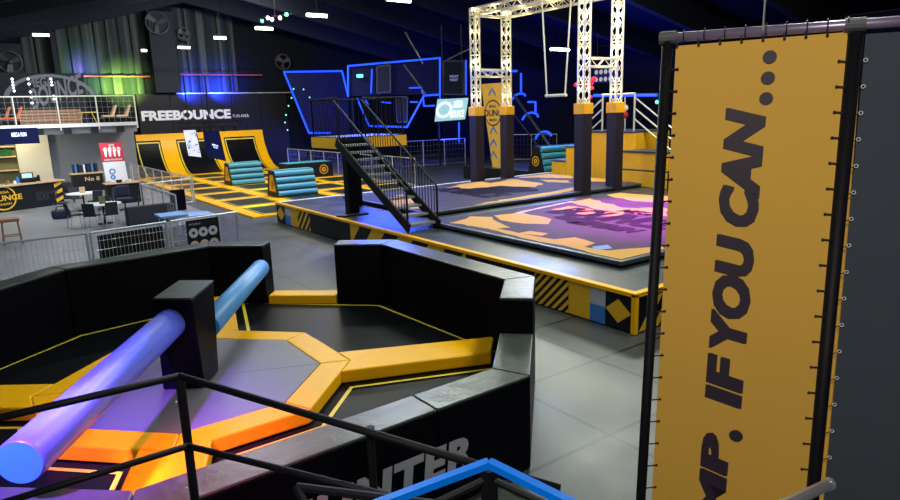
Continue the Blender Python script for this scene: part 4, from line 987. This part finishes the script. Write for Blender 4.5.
q=[cl+nv*.1,cr+nv*.1+dv*.12,cr-nv*.8+dv*.12,cl-nv*.8]; part(MB().prism([tuple(p.xy) for p in q],CHt-.06,CHt+.02,M['lightwood']),'counter_top',t,bevel=.015)
def cp(px,py): return onPl(px,py,cl+nv*.01,nv)
mb=MB(); c=cp(3,195); c=V((c.x,c.y,.60)); ring_mb(mb,c,dv,V((0,0,1)),.46,.52,M['yellowpanel'],30); part(mb,'round_logo',t)
text('BOUNCE',c-dv*.75+V((0,0,-.12))+nv*.005,dv*1.5,(0,0,.24),M['yellowpanel'],t,bold=.03); text('MEGA',c-dv*.25+V((0,0,.2)),dv*.5,(0,0,.1),M['yellowpanel'],t); text('MINDEN',c-dv*.28+V((0,0,-.3)),dv*.56,(0,0,.09),M['yellowpanel'],t)
mb=MB(); 
for k in range(3):
    z=.12+.34*k; a=cr-dv*.36+nv*.006; mb.face([a+V((0,0,z)),a+dv*.34+V((0,0,z+.14)),a+dv*.34+V((0,0,z+.30)),a+V((0,0,z+.16))],M['yellowpanel'])
part(mb,'hazard_stripes',t)
text('BOUNCE',cl.lerp(cr,.68)+V((0,0,.3))+nv*.006,dv*.95,(0,0,.4),M['charcoal'],t,bold=.03)
def onbar(px): 
    lo,hi=0.0,1.3
    for _ in range(40):
        m_=(lo+hi)/2
        if proj(cl.lerp(cr,m_)-nv*.3+V((0,0,CHt)))[0]<px: lo=m_
        else: hi=m_
    p=cl.lerp(cr,m_)-nv*.3; return V((p.x,p.y,CHt+.021))
p=onbar(28); t=thing('cash_register',p,'black cash register with a lit screen on the bar','cash register')
part(MB().box(p.x-.28,p.x+.28,p.y-.2,p.y+.2,p.z,p.z+.14,M['black']),'base',t); part(MB().hexa([p+V((-.24,-.05,.14)),p+V((.24,-.05,.14)),p+V((.24,.05,.14)),p+V((-.24,.05,.14))],[p+V((-.24,.05,.42)),p+V((.24,.05,.42)),p+V((.24,.12,.42)),p+V((-.24,.12,.42))],M['black']),'monitor',t)
part(MB().slab([p+V((-.19,-.05,.19)),p+V((.19,-.05,.19)),p+V((.19,.02,.38)),p+V((-.19,.02,.38))],(0,-.94,.34),-.015,M['screenw']),'display',t)
for i,(px,c,h,lb) in enumerate(((36,'black',.2,'small black cup right of the cash register'),(39,'black',.27,'taller black canister right of the cash register'),(18,'bluepanel',.28,'blue bottle left of the cash register'),(15,'white',.12,'white cup left of the blue bottle'),(8,'wood',.16,'brown basket on the bar above the round logo'))):
    p=onbar(px); tag(MB().tube(p,p+V((0,0,h)),.07,M[c],10,r1=.05).build('bottle' if 'bottle' in lb else 'container'),lb,'container')
# shelf with bottles
A=onY(-8,157,43.7); B=onY(16,157,43.7); t=thing('bottle_shelf',((A.x+B.x)/2,43.75,A.z-.1),'wooden wall shelf with two boards behind the bar','shelf')
for zz in (0,.55,-.75): part(MB().box(A.x,B.x,43.5,43.95,A.z-.06+zz,A.z+zz,M['lightwood']),'shelf_board',t)
for i in range(7):
    x=A.x+.3+i*(B.x-A.x-.4)/7; tag(MB().tube((x,43.7,A.z+.001),(x,43.7,A.z+.26),.06,M['bottle'],8).tube((x,43.7,A.z+.26),(x,43.7,A.z+.38),.025,M['bottle'],6).build('bottle'),'green glass bottle in the row on the wall shelf','bottle','green bottles on the bar shelf')
# wall screen above bar
t=thing('wall_screen',onY(20,142,41.2),'dark blue wall screen with glowing lettering under the balcony','screen')
A=onY(0,144,40.9); B=onY(37.5,127.5,40.9); part(MB().box(A.x-.6,B.x,40.9,41.0,A.z-.05,B.z,M['screen']),'display',t)
text('MEGA FUN',(onY(12,138,40.9).x,40.89,(A.z+B.z)/2-.05),(onY(27,138,40.9).x-onY(12,138,40.9).x,0,0),(0,0,.22),M['glow'],t)
# magazine cabinet
A=Zp(71,190,0); x0=onY(72,182,40).x; x1=onY(103,182,40).x
t=thing('sideboard',((x0+x1)/2,40,0),'black sideboard with wooden top below the row of books','sideboard')
part(MB().box(x0,x1,39.7,40.4,.01,.93,M['black']),'body',t); part(MB().box(x0-.05,x1+.05,39.65,40.45,.93,1.0,M['lightwood']),'top',t)
text('No 8',(x0+.6,39.69,.55),(.7,0,0),(0,0,.22),M['lightwood'],t)
for i in range(12):
    x=x0+.1+i*(x1-x0-.3)/12; h=random.uniform(.40,.48); m_=['navyfab','bluepanel','black','navyfab'][i%4] if i!=5 else 'white'
    tag(MB().box(x,x+.12,39.85,40.15,1.001,1.001+h,M[m_]).build('folder'),{'bluepanel':'blue folder standing in the row on the sideboard','navyfab':'navy folder standing in the row on the sideboard','black':'black folder standing in the row on the sideboard','white':'single white folder in the row on the sideboard'}[m_],'folder','folders on the sideboard')
# red and white sign
X_=36.6; P=[onY(95.5,143.5,X_),onY(118,142.5,X_),onY(123,184.5,X_),onY(104,184.5,X_)]
w_=P[1].x-P[0].x; sx=P[0].x+.15; zt_,zb_=P[0].z,P[3].z
t=thing('notice_stand',(sx+w_/2,X_,max(zb_,0)),'tall red and white hygiene notice standing by the cafe fence','sign')
zm=zt_-(zt_-zb_)*.46; lean=.25
def nq(za,zc,m,y=X_): return MB().hexa([(sx+lean*(zt_-za),y,za),(sx+w_+lean*(zt_-za)*.9,y,za),(sx+w_+lean*(zt_-za)*.9,y+.05,za),(sx+lean*(zt_-za),y+.05,za)],[(sx+lean*(zt_-zc),y,zc),(sx+w_+lean*(zt_-zc)*.9,y,zc),(sx+w_+lean*(zt_-zc)*.9,y+.05,zc),(sx+lean*(zt_-zc),y+.05,zc)],m)
lean=.05
part(nq(zm,zt_,M['red']),'red_panel',t,'red upper panel'); part(nq(zb_,zm-.005,M['white']),'white_panel',t,'white lower panel')
part(MB().tube((sx+.1,X_+.08,0.01),(sx+.1,X_+.08,zt_-.1),.03,M['steel']).tube((sx+w_,X_+.08,.01),(sx+w_,X_+.08,zt_-.1),.03,M['steel']),'support_frame',t)
for i in range(4):
    x=sx+w_*(.2+.2*i)+.03; z=zm+.25; mb=MB(); ring_mb(mb,(x,X_-.005,z+.42),(1,0,0),(0,0,1),0,.06,M['white'],10); mb.face([(x-.07,X_-.006,z+.33),(x+.07,X_-.006,z+.33),(x+.04,X_-.006,z),(x-.04,X_-.006,z)],M['white']); part(mb,'pictogram',t)
text('BITTE\nABSTAND HALTEN',(sx+.12,X_-.005,zt_-.38),(w_*.82,0,0),(0,0,.3),M['white'],t,bold=.01); text('DANKE FÜR ABSTAND',(sx+.14,X_-.005,zm+.06),(w_*.8,0,0),(0,0,.11),M['white'],t,bold=.02)
mb=MB(); ring_mb(mb,(sx+w_*.42,X_-.005,zb_+.62),(1,0,0),(0,0,1),.09,.15,M['bluepanel'],14); ring_mb(mb,(sx+w_*.42,X_-.005,zb_+.33),(1,0,0),(0,0,1),.05,.12,M['bluepanel'],14); part(mb,'mask_pictogram',t)
# chairs & tables
ct=thing('cafe_chair',(0,0,0),'','chair','black cafe chairs around the white tables')
part(MB().box(-.22,.22,-.22,.22,.43,.48,M['charcoal']),'seat',ct,bevel=.02); part(MB().hexa([(-.2,.18,.48),(.2,.18,.48),(.2,.22,.48),(-.2,.22,.48)],[(-.2,.26,.9),(.2,.26,.9),(.2,.30,.9),(-.2,.30,.9)],M['charcoal']),'backrest',ct,bevel=.01)
for dx,dy in ((-.2,-.2),(.2,-.2),(-.2,.2),(.2,.2)): part(MB().tube((dx*1.15,dy*1.15,0),(dx*.9,dy*.9,.43),.014,M['steel'],6),'leg',ct)
rt_=None
def table(px,py,r,label):
    p=Zp(px,py,.75); t=thing('round_table',(p.x,p.y,0),label,'table','round white cafe tables')
    part(MB().tube((p.x,p.y,.72),(p.x,p.y,.75),r,M['tabletop'],28),'tabletop',t); part(MB().tube((p.x,p.y,.02),(p.x,p.y,.72),.035,M['black'],8),'pedestal',t); part(MB().tube((p.x,p.y,.006),(p.x,p.y,.03),.26,M['black'],16),'foot',t); return p
ta=table(82.5,193,.62,'round white table farther back, near the sideboard'); tb_=table(102.5,203.5,.62,'round white table in front, nearer the mesh fence')
first=True
for (tc_,ang,lab) in ((ta,200,'black cafe chair left of the farther white table'),(ta,335,'black cafe chair right of the farther white table'),(ta,100,'black cafe chair behind the farther white table'),(ta,290,'black cafe chair between the two white tables'),
   (tb_,190,'black cafe chair left of the nearer white table'),(tb_,350,'black cafe chair right of the nearer white table'),(tb_,80,'black cafe chair behind the nearer white table'),(tb_,240,'pale legged chair in front left of the nearer white table'),(tb_,275,'pale legged chair in front right of the nearer white table')):
    a=math.radians(ang); loc=(tc_.x+math.cos(a)*.95,tc_.y+math.sin(a)*.95,.007)
    c=ct if first else dup(ct); first=False
    c.location=loc; c.rotation_euler=(0,0,a-math.pi/2); c['label']=lab
for (tc_,lab) in ((ta,'amber condiment holder on the farther white table'),(tb_,'dark menu holder on the nearer white table')):
    tag(MB().box(tc_.x-.1,tc_.x+.1,tc_.y-.08,tc_.y+.08,.751,1.0,M['lightwood' if 'amber' in lab else 'olive']).build('table_holder'),lab,'table holder')
for i,(px,py,lab) in enumerate(((80,196,'jacket in dark green over a chair at the farther table'),)): pass
# bags/people-free heap
p=Zp(62,218.5,0)
t=thing('duffel_bag',p,'dark navy bag on the floor left of the tables','bag'); part(MB().box(p.x-.33,p.x+.33,p.y-.2,p.y+.2,.008,.36,M['navyfab']),'bag_body',t,bevel=.1)
part(MB().path([p+V((-.2,-.26,.3)),p+V((-.15,-.28,.5)),p+V((.1,-.28,.5)),p+V((.15,-.26,.3))],.015,M['black'],5),'handle',t)
p=Zp(67,203,0); t=thing('armchair',p,'dark upholstered chair by the end of the bar','chair'); part(MB().box(p.x-.35,p.x+.35,p.y-.3,p.y+.3,.2,.48,M['charcoal']),'seat',t,bevel=.05); part(MB().box(p.x-.35,p.x+.35,p.y+.22,p.y+.35,.48,.95,M['charcoal']),'backrest',t,bevel=.04)
for dx in (-.3,.3):
    for dy in (-.25,.25): part(MB().tube(p+V((dx,dy,.007)),p+V((dx,dy,.2)),.02,M['black'],6),'leg',t)
# office chair near sign
p=Zp(126,211,0); t=thing('swivel_chair',p,'navy high backed swivel chair right of the tables','chair'); part(MB().box(p.x-.28,p.x+.28,p.y-.28,p.y+.28,.46,.56,M['navyfab']),'seat',t,bevel=.04); part(MB().box(p.x-.27,p.x+.27,p.y+.2,p.y+.3,.6,1.05,M['navyfab']),'backrest',t,bevel=.06)
part(MB().tube(p+V((0,0,.06)),p+V((0,0,.46)),.03,M['black']),'gas_column',t)
for k in range(5): a=2*math.pi*k/5; part(MB().tube(p+V((0,0,.1)),p+V((math.cos(a)*.28,math.sin(a)*.28,.045)),.02,M['black'],6),'foot',t)
p=Zp(116,183.5,.9); t=thing('serving_desk',(p.x,p.y,0),'dark desk with dishes below the hygiene notice','desk'); part(MB().box(p.x-.45,p.x+.9,p.y-.35,p.y+.35,.02,.9,M['black']),'body',t)
part(MB().box(p.x-.5,p.x+.95,p.y-.4,p.y+.4,.9,.94,M['lightwood']),'top',t)
for i in range(3): tag(MB().tube((p.x-.28+.4*i,p.y-.1,.942),(p.x-.28+.4*i,p.y-.1,1.06),.1,M['white' if i!=1 else 'black'],12,r1=.15).build('bowl'),['white bowl at the left of the dark desk','black bowl in the middle of the dark desk','white bowl at the right of the dark desk'][i],'bowl')
# bar stool
p=Zp(9,219,.8); t=thing('bar_stool',(p.x,p.y,0),'tall brown bar stool behind the mesh fence at the far left','bar stool')
part(MB().box(p.x-.26,p.x+.26,p.y-.22,p.y+.22,.72,.82,M['wood']),'seat',t,bevel=.02)
for dx in (-.2,.2):
    for dy in (-.17,.17): part(MB().bar(p+V((dx*1.2,dy*1.2,-.79)),p+V((dx,dy,-.08)),.045,.045,M['wood'],(1,0,0)),'leg',t)
mb=MB()
for a,b in (((-.22,-.19),(.22,-.19)),((-.22,.19),(.22,.19)),((-.22,-.19),(-.22,.19)),((.22,-.19),(.22,.19))): mb.bar((p.x+a[0],p.y+a[1],.28),(p.x+b[0],p.y+b[1],.28),.03,.03,M['wood'])
part(mb,'stretchers',t)
# black bench / padded block
A=Zp(129,227,0); B=Zp(176,221,0); mb=MB(); d=(B-A).normalized(); n=V((-d.y,d.x,0))
t=thing('padded_bench',(A+B)/2,'long black padded block behind the mesh fence','padded block'); part(MB().prism([tuple(p.xy) for p in (A,B,B+n*.35,A+n*.35)],  .01,.68,M['charcoal']),'block',t,bevel=.03)
A=Zp(181,210,0); t=thing('black_pad',A,'upright black pad at the end of the cafe fence','pad'); part(MB().box(A.x-.35,A.x+.2,A.y-.15,A.y+.15,.01,.85,M['vinyl']),'pad_body',t,bevel=.03)
# cart with blue lid
A=Zp(161,252,0); t=thing('wire_cart',A,'wire cart with blue lids behind the picture poster','cart')
z_=.95; mb=MB()
for i in range(9):
    x=A.x+.2+i*.16; mb.tube((x,A.y,.15),(x,A.y,z_),.006,M['steel'],4)
for z in (.15,.4,.65,.93): mb.tube((A.x+.2,A.y,z),(A.x+1.5,A.y,z),.01,M['steel'],5)
for dx in (.2,1.5):
    for dy in (0,.7): mb.tube((A.x+dx,A.y+dy,.05),(A.x+dx,A.y+dy,z_),.018,M['steel'],6)
part(mb,'cage',t); part(MB().box(A.x+.1,A.x+.85,A.y-.05,A.y+.8,z_+.0,z_+.05,M['palelid']),'lid',t,'blue lid'); part(MB().box(A.x+.88,A.x+1.6,A.y-.05,A.y+.8,z_-.08,z_-.03,M['palelid']),'lid',t,'blue lid')
# ------------------------------------------------------------------ ceiling lights
def clight(px,py,dist,L,label,dirv=(1,0,0),m='lamp',pw=60,col=(1,.95,.85)):
    c=onD(px,py,dist); t=thing('ceiling_light',c,label,'ceiling light','strip lights under the roof'); d=V(dirv).normalized()*L/2
    part(MB().tube(c-d,c+d,.07,M[m],8),'tube_lamp',t); part(MB().bar(c-d+V((0,0,.11)),c+d+V((0,0,.11)),.2,.06,M['black']),'housing',t)
    ztop=prof(c.x)+e
    part(MB().tube(c+V((0,0,.12)),V((c.x,c.y,max(ztop,c.z+.3))),.012,M['black'],4),'hanger',t)
    area('strip_light',c-V((0,0,.15)),L,pw,col,None,.2)
clight(264,28.5,33,.9,'short strip light right of the coloured stage lamps')
clight(317,15.5,28,.95,'strip light at the top left of the view centre')
clight(399,0,24,1.0,'strip light cut off by the top edge of the view')
clight(560,49.5,33,1.3,'strip light seen between the trapeze ropes')
clight(41,35,36,.8,'cool strip light above the left columns',m='lampc'); clight(220,38,38,.7,'cool strip light over the blue lit cladding',m='lampc',pw=30); clight(184,47.5,40,.7,'cool strip light right of the grey column',m='lampc',pw=30)
clight(144,50.5,40,.3,'tiny strip light left of the grey column',m='lampc',pw=10)
t=thing('stage_lamp_bar',onD(275,17,30),'bar of green and pink stage lamps under the roof','stage lamps')
a,b=onD(258,19,30),onD(292,14,30); part(MB().tube(a,b,.05,M['black'],6),'bar',t); part(MB().tube((a+b)/2,V(((a+b)/2).xy.to_3d())+V((0,0,prof(a.x)+1.2)),.02,M['black'],5),'hanger',t)
for px,py,m_ in ((262,21,'green'),(268,18,'pinklamp'),(272,19.5,'pinklamp'),(280,18,'pinklamp'),(286.5,14.5,'greenlamp')): part(MB().ball(onD(px,py,29.9),.09,M[m_]),'stage_lamp',t)
for (a,b,dist,lab) in (((405,32),(423,64),27,'steel strut slanting down to the upper neon outline'),((404,65),(426,95),30,'long steel strut across the upper neon outline'),((477,45),(447,60),27,'steel strut above the black cube')):
    A,B=onD(*a,dist),onD(*b,dist); tag(MB().tube(A,B,.03,M['fan'],6).build('strut'),lab,'strut')
# ------------------------------------------------------------------ room lighting
W_=(1,.97,.9); C_=(.82,.93,1)
area('hall_light',(6.5,3,8.3),3,300,(.95,1,.88),(6,4,0),.5)
area('hall_light',(10,5,9.8),4,440,(.95,1,.86),(8,6,0),.8)
area('hall_light',(11.4,17.5,9.6),4,480,(.90,1,.90),(9,12,0),.8)
area('hall_light',(17.8,14.6,9.0),4,560,(.92,1,.86),(15,11,0),.8)
area('hall_light',(21.8,23,8.4),5,700,(.93,1,.88),(18,18,0),.8)
area('hall_light',(4,12,8.2),3,170,C_,(4,11,0),.6)
area('hall_light',(6,20,8.8),3,420,C_,(6,20,0),.6)
area('hall_light',(13,28,10),4,1100,(1,.97,.85),(12,30,0),.8)
area('hall_light',(13,37,10),4,1150,(1,.97,.85),(13,44,0),.8)
area('hall_light',(19,10,8),3,420,(1,.93,.8),(21.5,18,1),.6)
area('cafe_light',(1.5,30,6),4,500,(.9,.97,1),(1.5,32,0),3)
area('cafe_light',(3,36,3.3),5,120,(.9,.96,1),(3,40,0),2)
area('gallery_light',(3,37,6.0),3,110,(.95,.97,1),(3,43,4.2),1)
point('bar_light',(1.6,42,3.0),220,(1,.95,.75),.2)
spot('green_wall_wash',onY(126,93,45.6),onY(124,86,47.9),3800,(.62,1,.16),75,.8)
spot('green_wall_wash',onY(95,90,46.0),onY(88,78,47.9),700,(.4,1,.35),95,.8)
spot('violet_wall_wash',onY(82,68,46.8),onY(84,66,48),500,(.25,.1,1),110,1)
spot('blue_wall_wash',onY(190,93,46.6),onY(192,88,48),3500,(.02,.05,1),110,1)
spot('blue_wall_wash',onY(220,93,46.6),onY(222,88,48),3500,(.02,.05,1),110,1)
area('blue_rig_glow',(24,38,1.5),8,1300,(.03,.06,1),(26,44,9),4)
area('blue_rig_glow',(30,26,1.5),8,1200,(.03,.06,1),(22,26,11),4)
area('blue_floor_wash',(14,24.5,5.5),2,900,(.06,.12,1),(9.2,18.5,.7),1)
area('blue_floor_wash',(26,26,5.5),3,500,(.05,.15,1),(19,22,.7),1)
spot('magenta_spot',(18.5,13.6,8.0),(14.6,11.2,.9),17000,(.85,.08,1),44,.8)
spot('magenta_near_spot',(-.4,3.0,6.4),(1.25,5.4,.6),3000,(1,.02,.25),26,1)
spot('violet_near_spot',(-2.0,3.4,4.8),(.1,5.8,1.2),9000,(.28,.08,1),36,.9)
spot('white_near_spot',(-1.4,4.2,5.2),(.12,5.6,1.4),1700,(.8,.85,1),14,.9)
spot('green_floor_spot',(11,27,8.5),(9.0,25.9,0),5000,(.1,1,.1),10,.8)
spot('green_court_spot',(12,33,8.5),(12.3,31.5,.5),4000,(.2,1,.25),24,.9)
area('banner_light',(-1.2,-.6,5.2),1.0,125,(1,.92,.82),(2.2,.9,3.2),.5)
for i,(p_,lab) in enumerate(((onY(312,134,Y1),'black post under the left corner of the neon trapezoid'),(onY(346,134,Y1),'black post under the right corner of the neon trapezoid'),(P2b(352,97),'black post under the left edge of the upper neon box'),(P2b(438,95),'black post under the right edge of the upper neon box'))):
    tag(MB().tube((p_.x,p_.y,.01),(p_.x,p_.y,p_.z),.06,M['black'],8).build('support_post'),lab,'post','posts carrying the neon rig')
